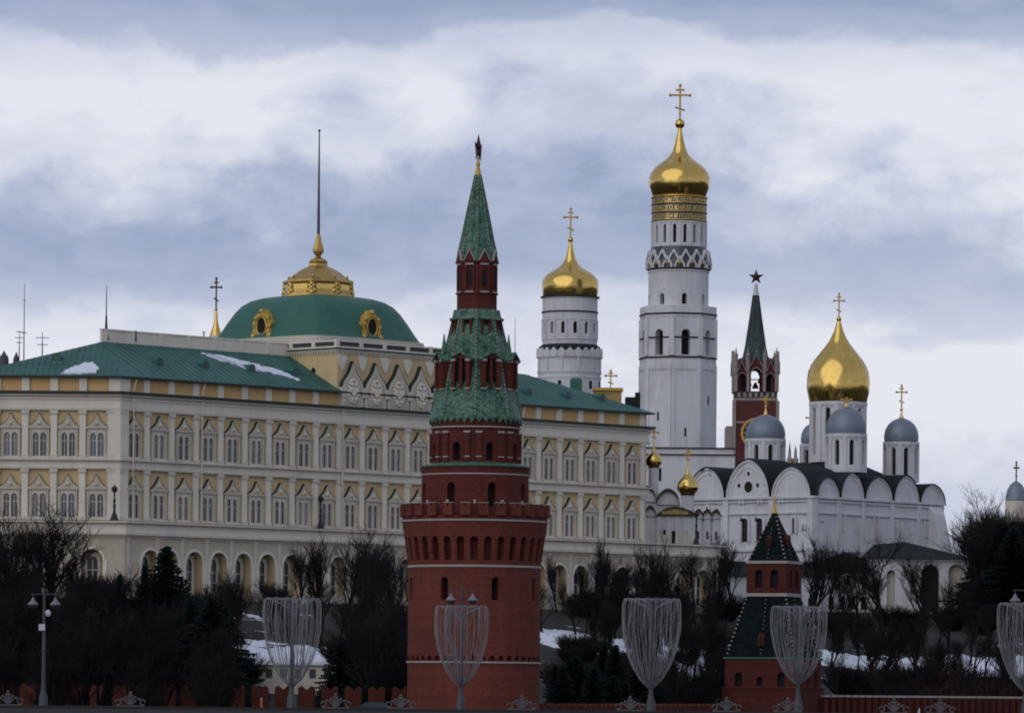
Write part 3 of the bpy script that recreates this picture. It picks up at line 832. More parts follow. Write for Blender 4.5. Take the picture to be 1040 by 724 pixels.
q.m('palace_trim'); q.lathe([(108*kD, ZT-.2), (108*kD, ZD(348))], 96, TH, (0, 0), True, lambda a: sq(a-TH-pi/4))
DOME = q.build('dome', PAL, (DC[0], DC[1], 0), 0, smooth=32)
def oval_window():
    q = MB().m('gold_paint')
    o_ = []
    for i in range(40):
        a = 2*pi*i/40; r = 1.62+.16*sin(7*a)+(.25 if sin(a) < -.3 else 0)*abs(cos(a))*1.6+(.55 if abs(a-pi/2) < .2 else 0)
        o_.append((r*cos(a)*1.08, r*sin(a)*1.12))
    q.prism(o_, flat, -.45, .6)
    for k in range(26):
        a = 2*pi*k/26; q.ball((1.5*cos(a), -.5, 1.62*sin(a)), .24+.1*(k % 3 == 0), 6, 4)
    for k in range(24):
        a, b_ = 2*pi*k/24, 2*pi*(k+1)/24; q.tube((1.0*cos(a), -.55, 1.3*sin(a)), (1.0*cos(b_), -.55, 1.3*sin(b_)), .17, n=6, cap=False)
    for sx in (-1, 1):
        q.ball((sx*1.6, -.5, -1.35), .5, 8, 5); q.ball((sx*1.2, -.5, 1.1), .35, 8, 5)
    q.ball((0, -.5, 2.05), .42, 8, 5); q.m('opening'); q.prism([(.98*cos(2*pi*i/16), 1.28*sin(2*pi*i/16)) for i in range(16)], flat, -.52, -.46)
    return q
hs = 97*kD*.735+.45
zc_ = ZD(336)
ow = oval_window().build('oval_window', DOME, (-e1.x*hs, -e1.y*hs, zc_), TH-pi/2, smooth=40)
dup(ow, DOME, (-n1.x*hs*-1*-1, -n1.y*hs, zc_), TH)
for xx, yy in ((n1.x*hs, n1.y*hs), (e1.x*hs, e1.y*hs)):
    dup(ow, DOME, (xx, yy, zc_), TH+pi if xx == n1.x*hs else TH+pi/2)
# gold lantern
lp = [(36, 303), (35.5, 300), (34, 297), (33, 291), (33.5, 289), (35, 288), (35, 286), (30, 284), (25, 280), (21, 276.5), (15, 273), (9.5, 270.5), (8.8, 268), (9.2, 266), (7.5, 263.5), (4, 262), (2.4, 260.5), (3, 259), (5.4, 256), (5.6, 253.5), (5, 252), (4.6, 250), (3.2, 246), (3, 243), (1.6, 238)]
q = MB().m('gold_old'); q.lathe([(p*kD*1.05, ZD(y)) for p, y in lp], 8, radians(-8), (0, 0), True)
LAN = q.build('lantern', DOME, smooth=12)
for k in range(8):
    a = radians(-8)+pi/8+2*pi*k/8; r_ = 32*kD; f_ = lambda u, w, z, a=a, r_=r_: ((r_-w)*sin(a)+u*cos(a), -(r_-w)*cos(a)+u*sin(a), z)
    q = MB().m('gold'); q.prism([(-1.15, ZD(300)), (1.15, ZD(300)), (1.15, ZD(290.5)), (-1.15, ZD(290.5))], f_, -.1, .8)
    q.m('gold_old'); q.prism([(-1.3, ZD(301)), (1.3, ZD(301)), (1.3, ZD(300)), (-1.3, ZD(300))], f_, -.3, .8); q.build('panel', LAN, smooth=0)
for k in range(8):
    a = radians(-8)+2*pi*k/8; q = MB().m('gold_old'); x_, y_ = 33.5*kD*sin(a), -33.5*kD*cos(a)
    for dx, dz, rr in ((0, 299.5, .62), (-.35, 297.5, .5), (.35, 297.5, .5), (0, 295, .52), (-.25, 292.8, .42), (.25, 292.8, .42), (0, 290.5, .46)): q.ball((x_+dx*cos(a), y_+dx*sin(a), ZD(dz)), rr, 7, 5)
    q.build('ornament', LAN, smooth=40)
    q = MB().m('gold_old'); x_, y_ = 30*kD*sin(a), -30*kD*cos(a); q.lathe([(.3, ZD(286)), (.15, ZD(284)), (.22, ZD(282.5)), (.03, ZD(280))], 6, 0, (x_, y_)); q.build('finial', LAN)
q = MB().m('iron_grey'); q.tube((0, 0, ZD(240)), (0, 0, ZD(190)), .22, .15, 8); q.tube((0, 0, ZD(190)), (0, 0, ZD(133.5)), .15, .08, 8); q.ball((0, 0, ZD(133)), .2, 8, 6)
q.build('flagpole', DOME, (0, 0, 0))

# things standing on the palace
def mast(px, pyt, pyb, Y, bars, label, r=.07, name='antenna_mast'):
    zb = zed(px, pyb, Y); X = xed(px, Y, py=(pyt+pyb)/2); o = thing(name, label, 'antenna', (X, Y, zb))
    q = MB().m('iron_grey'); h = zed(px, pyt, Y)-zb; q.tube((0, 0, 0), (0, 0, h*.5), r*1.3, r, 6); q.tube((0, 0, h*.5), (0, 0, h), r, r*.5, 6); q.build('pole', o)
    for py, hw in bars:
        q = MB().m('iron_grey'); zz = zed(px, py, Y)-zb; w = hw*Y/F; q.tube((-w, 0, zz), (w, 0, zz), .05, n=5)
        for k in range(-2, 3): q.tube((w*k/2.2, -.3, zz), (w*k/2.2, .3, zz), .03, n=4)
        q.build('crossbar', o)
    return o
mast(24.5, 288, 372, 655, [(305, 1), (338, 3)], 'tallest thin aerial mast above the left end of the green roof', .07)
mast(19.5, 336, 372, 657, [(337, 3.5), (343, 4.5), (348, 3)], 'short aerial with three crossbars beside the tallest mast', .07)
mast(43, 337, 368, 655, [(343, 7), (350, 5.5)], 'short aerial with two wide crossbars on the left roof slope', .08)
o_ = mast(108, 290, 345, 651, [], 'spike mast on the corner of the white roof parapet', .09, 'roof_mast')
q = MB().m('iron_grey'); q.lathe([(.45, 0), (.35, .5), (.2, 1.2), (.12, 3.2)], 8); q.build('base', o_)
mast(138, 335, 347, 652, [(338, 2.2)], 'stubby aerial in front of the white roof parapet', .12)
mast(207, 336, 350, 668, [(338, 1.5)], 'stubby aerial near the cupola spire on the parapet', .12)
mast(523, 322, 392, 712, [], 'bare lightning rod just right of the tall brick tower', .06, 'lightning_rod')

# terrace lamp standards
def terrace_lamp(px, Yc, label, pyb, pyt):
    zb = zed(px, pyb, Yc); X = xed(px, Yc, py=pyb); h = zed(px, pyt, Yc)-zb
    o = thing('terrace_lamp', label, 'lamp', (X, Yc, zb), 0, 'iron lamps on the palace terrace')
    q = MB().m('iron'); q.lathe([(.75, 0), (.7, .25), (.45, .6), (.35, 1.0), (.2, 1.3), (.16, 1.6)], 10); q.build('base', o)
    q = MB().m('iron'); q.lathe([(.15, 1.55), (.2, 2.2), (.12, 2.4), (.15, h*.55), (.22, h*.58), (.11, h*.62), (.12, h*.8)], 10); q.build('pole', o)
    q = MB().m('iron'); q.lathe([(.14, h*.79), (.35, h*.84), (.42, h*.88), (.36, h*.93), (.12, h*.96), (.05, h)], 8); q.build('lantern', o)
    return o
TZ = ZB+zLed
terrace_lamp(116, 637.6, 'dark iron lamp standing on the left corner of the palace terrace', 530.5, 492)
def terr_Y(px): u_ = long_u(px, zLed+2); return A.y+u_*e1.y-1.9*n1.y
terrace_lamp(325.5, terr_Y(322), 'dark iron lamp standing midway along the palace terrace', 539.5, 502)
terrace_lamp(707, 722, 'dark iron lamp standing on the far right end of the palace terrace', 555, 518)

# ================================================================= BELL TOWER (tall white, gold onion)
Tn = Tower('bell_tower', 'tallest white bell tower with a gold onion dome and gold lettered collar', 'bell tower', 689, 300, 860, 26)
z, r = Tn.z, Tn.r
q = MB().m('gold'); q.lathe(Tn.P([(26.6, 200.5), (28.6, 196), (30.6, 190), (31.1, 185), (30.8, 180.5), (29.2, 176), (26, 171.5), (21, 167), (15, 163), (10.5, 159), (7.6, 154.5), (5.4, 148), (3.8, 141), (2.4, 134), (2, 130)]), 44, jit=.006); ON = q.build('dome', Tn.o, smooth=60)
q = MB().m('gold'); q.ball((0, 0, z(126)), r(5), 20, 12); q.build('ball', ON)
cross_mb(z(88)-z(121), r(10), .16).build('cross', ON, (0, 0, z(121)))
q = MB().m('glass'); q.lathe(Tn.P([(27.6, 226.5), (27.6, 202)]), 48)
q.m('gold_old')
for yy in (201.5, 208.5, 217, 225.5): q.lathe(Tn.P([(28.3, yy+.9), (28.8, yy), (28.3, yy-.9)]), 48)
COLR = q.build('collar', Tn.o, smooth=40)
def ring_text(txt, size, rad, zz, mname, parent, name='lettering', a_start=-pi, span=2*pi):
    cu = bpy.data.curves.new('t', 'FONT'); cu.body = txt; cu.size = size; cu.extrude = .03
    to = bpy.data.objects.new('t', cu); COL.objects.link(to)
    dg = bpy.context.evaluated_depsgraph_get(); dg.update()
    me = bpy.data.meshes.new_from_object(to.evaluated_get(dg)); bpy.data.objects.remove(to)
    xs_ = [v.co.x for v in me.vertices]
    if not xs_: return None
    x0, x1 = min(xs_), max(xs_)
    for v in me.vertices:
        a = a_start+span*(v.co.x-x0)/(x1-x0); rr = rad+v.co.z
        v.co = (rr*sin(a), -rr*cos(a), zz+v.co.y)
    me.materials.clear(); me.materials.append(MATS[mname])
    o = bpy.data.objects.new(name, me); COL.objects.link(o); o.parent = parent; return o
lines = [a_+b_ for a_, b_ in zip(['ИЗВОЛЕНИЕМ СВЯТЫЯ ТРОИЦЫ ПОВЕЛЕНИЕМ ВЕЛИКОГО', 'ГОСУДАРЯ ЦАРЯ И ВЕЛИКОГО КНЯЗЯ ВСЕЯ РУСИ', 'САМОДЕРЖЦА ХРАМ СОВЕРШЕН И ПОЗЛАЩЕН В ЛЕТО'], [' ГОСУДАРЯ', ' САМОДЕРЖЦА', ' ГОСУДАРСТВА'])]
for (yy, tx) in zip((207.3, 215.8, 224.3), lines): ring_text(tx, 1.18, r(27.75), z(yy), 'gold', COLR, span=2*pi*.98)
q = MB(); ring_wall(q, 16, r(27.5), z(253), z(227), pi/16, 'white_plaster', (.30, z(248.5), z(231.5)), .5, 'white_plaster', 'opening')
q.m('white_plaster'); q.lathe(Tn.P([(28.2, 228), (28.2, 226.5)]), 48)
for k in range(16):
    a = 2*pi*k/16; q.box(-.14, .14, -.1, .1, z(252), z(228), a, (r(27.9)*sin(a), -r(27.9)*cos(a)))
q.build('upper_drum', Tn.o, smooth=30)
# ring of shell gables
q = MB().m('glass'); q.lathe(Tn.P([(31.0, 275), (31.0, 268), (28.5, 252)]), 48)
q.m('iron'); q.lathe(Tn.P([(31.8, 275.5), (31.8, 273.8)]), 48)
for ring_, (yb, yt, rad, ph) in enumerate(((274, 262, 31.5, 0), (267, 255, 30.3, pi/16))):
    for k in range(16):
        a = ph+2*pi*k/16; f_ = lambda u, w, zz, a=a, rad=rad: ((r(rad)-w)*sin(a)+u*cos(a), -(r(rad)-w)*cos(a)+u*sin(a), zz)
        n = 8; W_ = r(5.6); H_ = z(yt)-z(yb)
        q.m('white_plaster')
        for i in range(n):
            t0, t1 = i/n, (i+1)/n
            def pt(t, s_): aa = pi*t; uu = W_*s_*cos(aa); hh = H_*.62*sin(aa)*s_*(1+.6*max(0, 1-abs(cos(aa)))**2); return (uu, z(yb)+hh)
            q.prism([pt(t0, 1), pt(t1, 1), pt(t1, .72), pt(t0, .72)], f_, -.35, .3)
        if ring_ == 0: q.m('gold_paint'); q.ball(f_(0, -.05, z(yb)+.9), .42, 8, 5)
q.build('gable_ring', Tn.o, smooth=30)
q = MB(); ring_wall(q, 16, r(30.5), z(313), z(275), pi/16+.05, 'white_plaster', {}, .8)
ring_ = {}
q = MB(); q.m('white_plaster'); ring_wall(q, 8, r(30.5), z(313), z(275), radians(10), 'white_plaster', (r(2.7), z(311), z(302.5)), .9, sub=6)
q.m('white_plaster'); q.lathe(Tn.P([(31.3, 277.5), (31.3, 275.8)]), 48)
q.build('middle_drum', Tn.o, smooth=50)
def octa(Tn, mb, R, z0, z1, hole, depth, a0, front='white_plaster', back='opening', n=8, every=True):
    ap = R*cos(pi/n); hwid = ap*tan(pi/n)
    for k in range(n):
        a = a0+2*pi*k/n
        f_ = lambda u, w, zz, a=a: ((ap-w)*sin(a)+u*cos(a), -(ap-w)*cos(a)+u*sin(a), zz)
        if hole:
            hw, zb, zs = hole; arch_panel(mb, f_, -hwid, hwid, z0, z1, 0, hw, zb, zs, depth, front, front, back)
        else: mb.m(front); mb.face([f_(-hwid, 0, z0), f_(hwid, 0, z0), f_(hwid, 0, z1), f_(-hwid, 0, z1)])
OA = radians(11); R8 = r(39.5)
q = MB().m('white_plaster'); q.lathe([(R8, z(324)), (R8, z(312.5)), (r(33), z(311.5))], 8, OA+pi/8)
q.m('iron'); q.lathe([(r(40.3), z(321.5)), (r(40.3), z(319.8))], 8, OA+pi/8)
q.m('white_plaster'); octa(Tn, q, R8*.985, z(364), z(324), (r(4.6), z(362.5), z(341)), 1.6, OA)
q.lathe([(R8*1.01, z(345.5)), (R8*1.01, z(344))], 8, OA+pi/8, cap=False)
q.m('white_plaster')
for k in range(8):
    a = OA+pi/8+2*pi*k/8; q.box(-.45, .45, -.3, .3, z(363), z(325), a, (R8*.97*sin(a), -R8*.97*cos(a)))
q.build('belfry', Tn.o, smooth=20)
q = MB().m('iron'); q.lathe([(r(40.5), z(365.5)), (r(40.5), z(363.8))], 8, OA+pi/8)
q.m('white_plaster'); octa(Tn, q, r(39.5), z(610), z(365.5), None, 0, OA)
for k in range(8):
    a = OA+2*pi*k/8; ap = r(39.5)*cos(pi/8); f_ = lambda u, w, zz, a=a: ((ap-w)*sin(a)+u*cos(a), -(ap-w)*cos(a)+u*sin(a), zz)
    q.m('white_plaster')
    hwid = ap*tan(pi/8)
    for (u0, u1, za, zb_) in ((-hwid, -hwid+.7, z(457), z(372)), (hwid-.7, hwid, z(457), z(372)), (-hwid+.7, hwid-.7, z(377), z(372))):
        q.prism([(u0, za), (u1, za), (u1, zb_), (u0, zb_)], f_, -.14, .1)
q.build('shaft', Tn.o, smooth=20)
q = MB().m('opening'); a = OA-2*pi/8*1
ap = r(39.5)*cos(pi/8)+.02
for aa, yy in ((OA-pi/4, 424), (OA+pi/4, 407), (OA, 440)):
    q.box(-.16, .16, -.05, .05, z(yy+5), z(yy-4), aa, (ap*sin(aa), -ap*cos(aa)))
q.build('slit_window', Tn.o)
q = MB().m('white_plaster'); q.box(xed(640, 845, py=500)-Tn.o.location.x, xed(746, 845, py=500)-Tn.o.location.x, -14, 10, z(610), z(466))
q.m('iron'); q.box(xed(640, 845, py=500)-Tn.o.location.x-.3, xed(747, 845, py=500)-Tn.o.location.x, -14.3, 10, z(466)-.0+.01, z(464.8))
q.m('white_plaster'); q.box(xed(646, 850, py=500)-Tn.o.location.x, xed(744, 850, py=500)-Tn.o.location.x, -11, 9, z(464.8)+.01, z(458.5))
q.m('iron'); q.box(xed(646, 850, py=500)-Tn.o.location.x-.3, xed(745, 850, py=500)-Tn.o.location.x+.2, -11.3, 9.2, z(458.5)+.01, z(457.3))
q.m('opening'); q.box(xed(669, 846, py=500)-Tn.o.location.x, xed(671.5, 846, py=500)-Tn.o.location.x, -14.05, -14.0, z(492), z(479))
q.build('base', Tn.o)

# ---- white round belfry
Tb = Tower('belfry', 'round white belfry with a low gold dome, scalloped ring, left of the tallest bell tower', 'bell tower', 579, 300, 885, 26)
z, r = Tb.z, Tb.r
q = MB().m('gold'); q.lathe(Tb.P([(27.3, 301.5), (28.2, 298), (29, 292), (28.8, 287), (27.4, 283), (24, 279), (18.5, 275.5), (12.5, 272), (8.5, 268.5), (5.5, 263.5), (3.6, 257), (2.2, 250), (1.6, 246)]), 44, jit=.006); ON = q.build('dome', Tb.o, smooth=60)
q = MB().m('gold'); q.ball((0, 0, z(243.5)), r(2.8), 16, 10); q.build('ball', ON)
cross_mb(z(213)-z(241.5), r(6.5), .14).build('cross', ON, (0, 0, z(241.5)))
q = MB(); q.m('white_plaster'); q.lathe(Tb.P([(28, 323), (28, 303)]), 48); q.m('iron'); q.lathe(Tb.P([(30, 303), (30, 301.6)]), 48); q.lathe(Tb.P([(28.8, 318.5), (28.8, 317)]), 48)
ring_wall(q, 14, r(28), z(354), z(323), pi/14*.9, 'white_plaster', (.42, z(340), z(330.5)), .5)
q.m('white_plaster'); q.lathe(Tb.P([(28.6, 346), (28.6, 344.8)]), 48); q.lathe(Tb.P([(28.5, 326), (28.5, 325)]), 48)
for k in range(28):
    a = 2*pi*k/28+.07
    if k % 2: q.box(-.22, .22, -.12, .12, z(344), z(326), a, (r(28.1)*sin(a), -r(28.1)*cos(a)))
q.build('upper_drum', Tb.o, smooth=40)
q = MB(); q.m('roof_dark'); q.lathe(Tb.P([(32, 358), (31.2, 353), (28, 350.5)]), 48)
q.m('white_plaster'); q.lathe(Tb.P([(32, 610), (32, 357.5)]), 48)
for k in range(24):
    a = 2*pi*k/24; rad = 32.2
    f_ = lambda u, w, zz, a=a, rad=rad: ((r(rad)-w)*sin(a)+u*cos(a), -(r(rad)-w)*cos(a)+u*sin(a), zz)
    P_ = arch_pts(0, r(4.1), z(360.5), 8, .5); q.prism(P_+[(r(4.1), z(364)), (-r(4.1), z(364))], f_, -.25, .4)
    if k % 2: q.box(-.2, .2, -.14, .14, z(378), z(364), a, (r(32.2)*sin(a), -r(32.2)*cos(a)))
q.lathe(Tb.P([(32.8, 379.5), (32.8, 378)]), 48); q.lathe(Tb.P([(32.6, 385), (32.6, 384)]), 48)
q.m('opening')
for k in range(12):
    a = 2*pi*k/12+.2; q.box(-.3, .3, -.05, .05, z(396), z(388), a, (r(32)*sin(a), -r(32)*cos(a)))
q.build('lower_drum', Tb.o, smooth=40)

# ---- small cupolas peeping over the palace roof
def small_spire(name, label, px, pyc, pyt, pyb, Y, rr, zb, mname='gold'):
    t = Tower(name, label, 'cupola', px, (pyt+pyb)/2, Y, zb)
    q = MB().m(mname); h = t.z(pyc)-t.z(pyb); q.lathe([(t.r(rr*1.15), t.z(pyb)), (t.r(rr), t.z(pyb)+h*.12), (t.r(rr*.6), t.z(pyb)+h*.35), (t.r(rr*.35), t.z(pyb)+h*.62), (t.r(rr*.3), t.z(pyb)+h*.9), (.05, t.z(pyc))], 16); d = q.build('spire', t.o, smooth=50)
    q = MB().m(mname); q.ball((0, 0, t.z(pyc)+t.r(.8)), t.r(1.7), 12, 8); q.build('ball', d)
    cross_mb(t.z(pyt)-t.z(pyc), t.r(5), .12, 'iron_grey').build('cross', d, (0, 0, t.z(pyc)+.2))
    q = MB().m('white_plaster'); q.lathe([(t.r(rr*1.3), 0), (t.r(rr*1.3), t.z(pyb))], 16); q.build('drum', t.o)
    return t
small_spire('cupola_spire', 'slim gold spire with a cross just left of the square green dome', 219.5, 315, 285, 341, 735, 5.5, 50)
o_ = thing('roof_turret', 'squat gold-brown roof turret with a cross behind the right green roof', 'cupola', (xed(617, 745, py=400), 745, 40))
q = MB().m('ochre'); k_ = 745/F; zz = lambda py: zed(617, py, 745)-40
q.box(-13.5*k_, 14*k_, -2, 2, 0, zz(397.5)); q.m('gold_paint'); q.box(-15*k_, 15.5*k_, -2.3, 2.3, zz(397.5)+.01, zz(394.5)); q.build('box', o_)
cross_mb(zz(378)-zz(395), 5.5*k_, .11, 'gold_paint').build('cross', o_, (3*k_, -1, zz(394.6)))
o_ = thing('roof_vent', 'green roof vent cabin behind the right green roof', 'vent', (xed(585, 740, py=390), 740, 40))
q = MB().m('dome_green'); zz = lambda py: zed(585, py, 740)-40
q.box(-6*.148, 6*.148, -1.2, 1.2, 0, zz(386)); q.m('roof_green'); q.lathe([(6.6*.148*1.2, zz(386)+.01), (6*.148, zz(384))], 4, pi/4); q.build('cabin', o_)
for px, w in ((649, 5),):
    o_ = thing('chimney', 'dark chimney behind the far right corner of the palace roof', 'chimney', (xed(648, 760, py=405), 760, 40)); q = MB().m('roof_dark'); k_ = 760/F
    q.box(-13*k_, 2*k_, -2, 2, 0, zed(648, 404, 760)-40); q.box(-3*k_, 2*k_, -1.5, 1.5, zed(648, 404, 760)-40+.01, zed(648, 399, 760)-40); q.build('stack', o_)
for px, py, w, lab in ((4, 361, 5, 'domed vent at the far left edge behind the roof'), (16.5, 362, 3.2, 'smaller domed vent beside the short aerial')):
    o_ = thing('roof_vent', lab, 'vent', (xed(px, 690, py=365), 690, 45)); zz = lambda p_: zed(px, p_, 690)-45
    q = MB().m('iron_grey'); q.lathe([(w*.138, 0), (w*.138, zz(py+4)), (w*.12, zz(py+1)), (w*.07, zz(py-1)), (.02, zz(py-5))], 10); q.build('hood', o_)

# ================================================================= STAR-TOPPED CLOCK TOWER (far)
Ts = Tower('clock_tower', 'distant red clock tower with a green tent spire and a red star on top', 'tower', 767, 380, 1050, 26)
z, r = Ts.z, Ts.r
def star_mb(R, th, mname='star_red'):
    q = MB().m(mname); P = []
    for i in range(10):
        a = pi/2+2*pi*i/10; rr = R if i % 2 == 0 else R*.40; P.append((rr*cos(a), 0, rr*sin(a)))
    for i in range(10):
        a, b_ = P[i], P[(i+1) % 10]
        q.face([a, b_, (0, -th, 0)]); q.face([b_, a, (0, th, 0)])
    return q
star_mb(r(8.2), .45).build('star', Ts.o, (0, 0, z(281.5)), 0, smooth=0)
q = MB().m('white_plaster'); q.lathe(Ts.P([(3, 300), (2.6, 296), (1.3, 288)]), 8); q.m('tile_far'); q.lathe(Ts.P([(15.5, 369), (13.8, 362), (9, 341), (5.5, 318), (3, 300)]), 8, pi/8)
q.m('iron_grey')
for k in range(8):
    a = pi/8+2*pi*k/8
    pts = [(r(p_)*sin(a)*1.02, -r(p_)*cos(a)*1.02, z(y_)) for p_, y_ in ((13.2, 368), (9, 341), (5.5, 318), (3, 300))]; q.path(pts, .12)
SP = q.build('spire', Ts.o, smooth=0)
# belfry: square-ish ring of gothic openings
q = MB(); hb = r(21.5)
for k in range(4):
    a = k*pi/2; ff = lambda u, w, zz, a=a: ((hb-w)*sin(a)+u*cos(a), -(hb-w)*cos(a)+u*sin(a), zz)
    for (uc, hw, zs_), u0, u1 in (((-r(14.2), r(3.9), z(384)), -hb, -r(8)), ((0, r(5.2), z(380)), -r(8), r(8)), ((r(14.2), r(3.9), z(384)), r(8), hb)):
        arch_panel(q, ff, u0, u1, z(399), z(367), uc, hw, z(398.5), zs_, 1.3, 'brick_far', 'brick_far', None if uc == 0 else 'opening')
    q.m('trim_grey')
    for uc, hw, yb_, yt_ in ((0, r(8.2), 377, 358), (-r(14.5), r(6), 381, 369), (r(14.5), r(6), 381, 369)):
        P_ = [(uc-hw, z(yb_)), (uc-hw*.45, z(lerp(yb_, yt_, .38))), (uc, z(yt_)), (uc+hw*.45, z(lerp(yb_, yt_, .38))), (uc+hw, z(yb_))]
        for a_, b_ in zip(P_[:-1], P_[1:]): q.prism([a_, b_, (b_[0], b_[1]+.32), (a_[0], a_[1]+.32)], ff, -.6, .1)
    for u_ in (-r(20.3), -r(8.3), r(8.3), r(20.3)): q.prism([(u_-.28, z(399)), (u_+.28, z(399)), (u_+.28, z(379)), (u_-.28, z(379))], ff, -.3, .1)
    for uc, R1, zs_ in ((0, r(5.5), z(380)), (-r(14.2), r(4.2), z(384)), (r(14.2), r(4.2), z(384))):
        for i in range(6):
            t0, t1 = pi*i/6, pi*(i+1)/6
            q.prism([(uc+R1*cos(t0), zs_+R1*sin(t0)), (uc+R1*cos(t1), zs_+R1*sin(t1)), (uc+R1*.84*cos(t1), zs_+R1*.84*sin(t1)), (uc+R1*.84*cos(t0), zs_+R1*.84*sin(t0))], ff, -.25, .0)
q.m('tile_far'); q.lathe([(hb*1.38, z(367)), (r(19), z(364)), (r(13.5), z(360))], 4, pi/4)
q.build('bell_stage', Ts.o, smooth=0)
for (u_, v_) in ((-1, -1), (1, -1), (1, 1), (-1, 1), (-.42, -1), (.42, -1)):
    q = MB().m('trim_grey'); q.lathe([(.5, z(379)), (.45, z(363)), (.6, z(362)), (.25, z(360)), (.02, z(353.5))], 6, 0, (u_*r(20.5), v_*r(20.5))); q.build('pinnacle', Ts.o, smooth=0)
q = MB().m('iron'); 
for x_, y_, zz_ in ((-1.4, 0, 392), (1.2, .5, 389), (0, -1, 395)): q.lathe([(.75, z(zz_)), (.55, z(zz_-3)), (.3, z(zz_-5.5)), (.08, z(zz_-6.5))], 10, 0, (x_, y_))
q.box(-4, 4, -.15, .15, z(386), z(385)); q.build('bell', Ts.o)
q = MB().m('trim_grey'); w_ = r(22); q.box(-w_, w_, -w_, w_, z(408), z(405.5)); q.m('brick_far'); q.box(-w_+.2, w_-.2, -w_+.2, w_-.2, z(405.5), z(399))
for i in range(15):
    u = -w_+.4+i*(2*w_-.8)/14; q.m('trim_grey' if i % 2 else 'tile_far'); q.box(u-.3, u+.3, -w_+.05, -w_+.19, z(404.8), z(400))
q.m('brick_far'); w_ = r(22); q.box(-w_, w_, -w_, w_, z(520), z(408)-.01)
q.m('trim_grey')
for sx in (-1, 1):
    q.box(sx*w_-.35, sx*w_+.35, -w_-.25, -w_+.3, z(520), z(408)-.02)
q.box(-w_-1.6, -w_-.36, -w_, w_, z(520), z(434)); q.m('trim_grey')
q.box(-w_+.4, w_-.4, -w_-.12, -w_-.003, z(431), z(429))
q.build('body', Ts.o, smooth=0)
q = MB().m('iron'); cr_ = r(15.5); yf = -w_-.35
q.prism([(cr_*cos(2*pi*i/40), cr_*sin(2*pi*i/40)) for i in range(40)], flat, yf-.1, yf+.3)
q.m('gold_paint')
for i in range(40):
    t0, t1 = 2*pi*i/40, 2*pi*(i+1)/40
    q.prism([(cr_*cos(t0), cr_*sin(t0)), (cr_*cos(t1), cr_*sin(t1)), (cr_*.85*cos(t1), cr_*.85*sin(t1)), (cr_*.85*cos(t0), cr_*.85*sin(t0))], flat, yf-.3, yf-.103)
for h_, l_ in ((1.1, .55), (-1.9, .8)):
    q.tube((0, yf-.25, 0), (cr_*l_*sin(h_), yf-.25, cr_*l_*cos(h_)), .12, n=4)
CK = q.build('clock_face', Ts.o, (r(.2), 0, z(441)), 0, smooth=0)
for i, s_ in enumerate(['XII', 'I', 'II', 'III', 'IIII', 'V', 'VI', 'VII', 'VIII', 'IX', 'X', 'XI']):
    cu = bpy.data.curves.new('n', 'FONT'); cu.body = s_; cu.size = .8; cu.align_x = 'CENTER'; cu.align_y = 'CENTER'
    to = bpy.data.objects.new('n', cu); COL.objects.link(to); dg = bpy.context.evaluated_depsgraph_get(); dg.update()
    me = bpy.data.meshes.new_from_object(to.evaluated_get(dg)); bpy.data.objects.remove(to)
    a = 2*pi*i/12; me.materials.clear(); me.materials.append(MATS['gold_paint'])
    for v_ in me.vertices: v_.co = (v_.co.x+cr_*.74*sin(a), yf-.13, v_.co.y+cr_*.74*cos(a))
    no = bpy.data.objects.new('numeral', me); COL.objects.link(no); no.parent = CK
# distant pinnacles right of clock tower
for px, pyt in ((802, 448), (808, 452), (730, 455)):
    Y = 1040; o_ = thing('pinnacle', {802: 'left thin pinnacle in the gap right of the clock tower', 808: 'right thin pinnacle in the gap right of the clock tower', 730: 'thin pinnacle in the gap between bell tower and clock tower'}[px], 'pinnacle', (xed(px, Y, py=460), Y, 26)); k_ = Y/F
    q = MB().m('trim_grey'); zz = lambda p_: zed(px, p_, Y)-26
    q.lathe([(3*k_, 0), (3*k_, zz(466)), (1.6*k_, zz(464)), (1.4*k_, zz(458)), (.02, zz(pyt))], 8); q.build('shaft', o_, smooth=0)

# ================================================================= WHITE CATHEDRAL (five domes)
KC = Vector((xed(826, 790, py=520), 790, 0)); TS_, TW_ = radians(50), radians(-40)
ZK = 27.0
CAT = thing('cathedral', 'large white cathedral with rounded gables, one gold and four grey domes', 'cathedral', (KC.x, KC.y, ZK))
def zk(py, px=826, Y=790): return zed(px, py, Y)-ZK
eS = Vector((cos(TS_), sin(TS_), 0)); nS = Vector((-eS.y, eS.x, 0))
LS, LWd = 32.0, 25.5
zCo = zk(504); zBs = 0
def fS(u, w, zz): p = eS*u+nS*w; return (p.x, p.y, zz)
def fW(u, w, zz): p = nS*(-u)+eS*w; return (p.x, p.y, zz)     # u negative runs to the left along the west front
def pxS(px, w=0):
    u = 0
    Y = 800
    for _ in range(4):
        q_ = (px-520)/F-ROLL*(zCo+ZK-ZC)/Y; u = (q_*(KC.y+w*nS.y)-(KC.x+w*nS.x))/(eS.x-q_*eS.y); Y = KC.y+u*eS.y
    return u
def pxW(px, w=0):
    d = -nS; u = 0; Y = 800
    for _ in range(4):
        q_ = (px-520)/F-ROLL*(zCo+ZK-ZC)/Y; u = (q_*(KC.y+w*eS.y)-(KC.x+w*eS.x))/(d.x-q_*d.y); Y = KC.y+u*d.y
    return u
LS = pxS(957)
q = MB().m('white_plaster')
P4 = [Vector((0, 0, 0)), eS*LS, eS*LS+nS*LWd, nS*LWd]
q.plan([(p.x, p.y) for p in P4], 0, zCo)
BODY = q.build('wall', CAT, smooth=0)
gS = [(827, 851, 484), (851, 876, 477.5), (876, 905, 480), (905, 932, 476.5), (932, 958, 484)]
gW = [(700, 738, 471), (738, 784, 463.5), (784, 826, 472.5)]
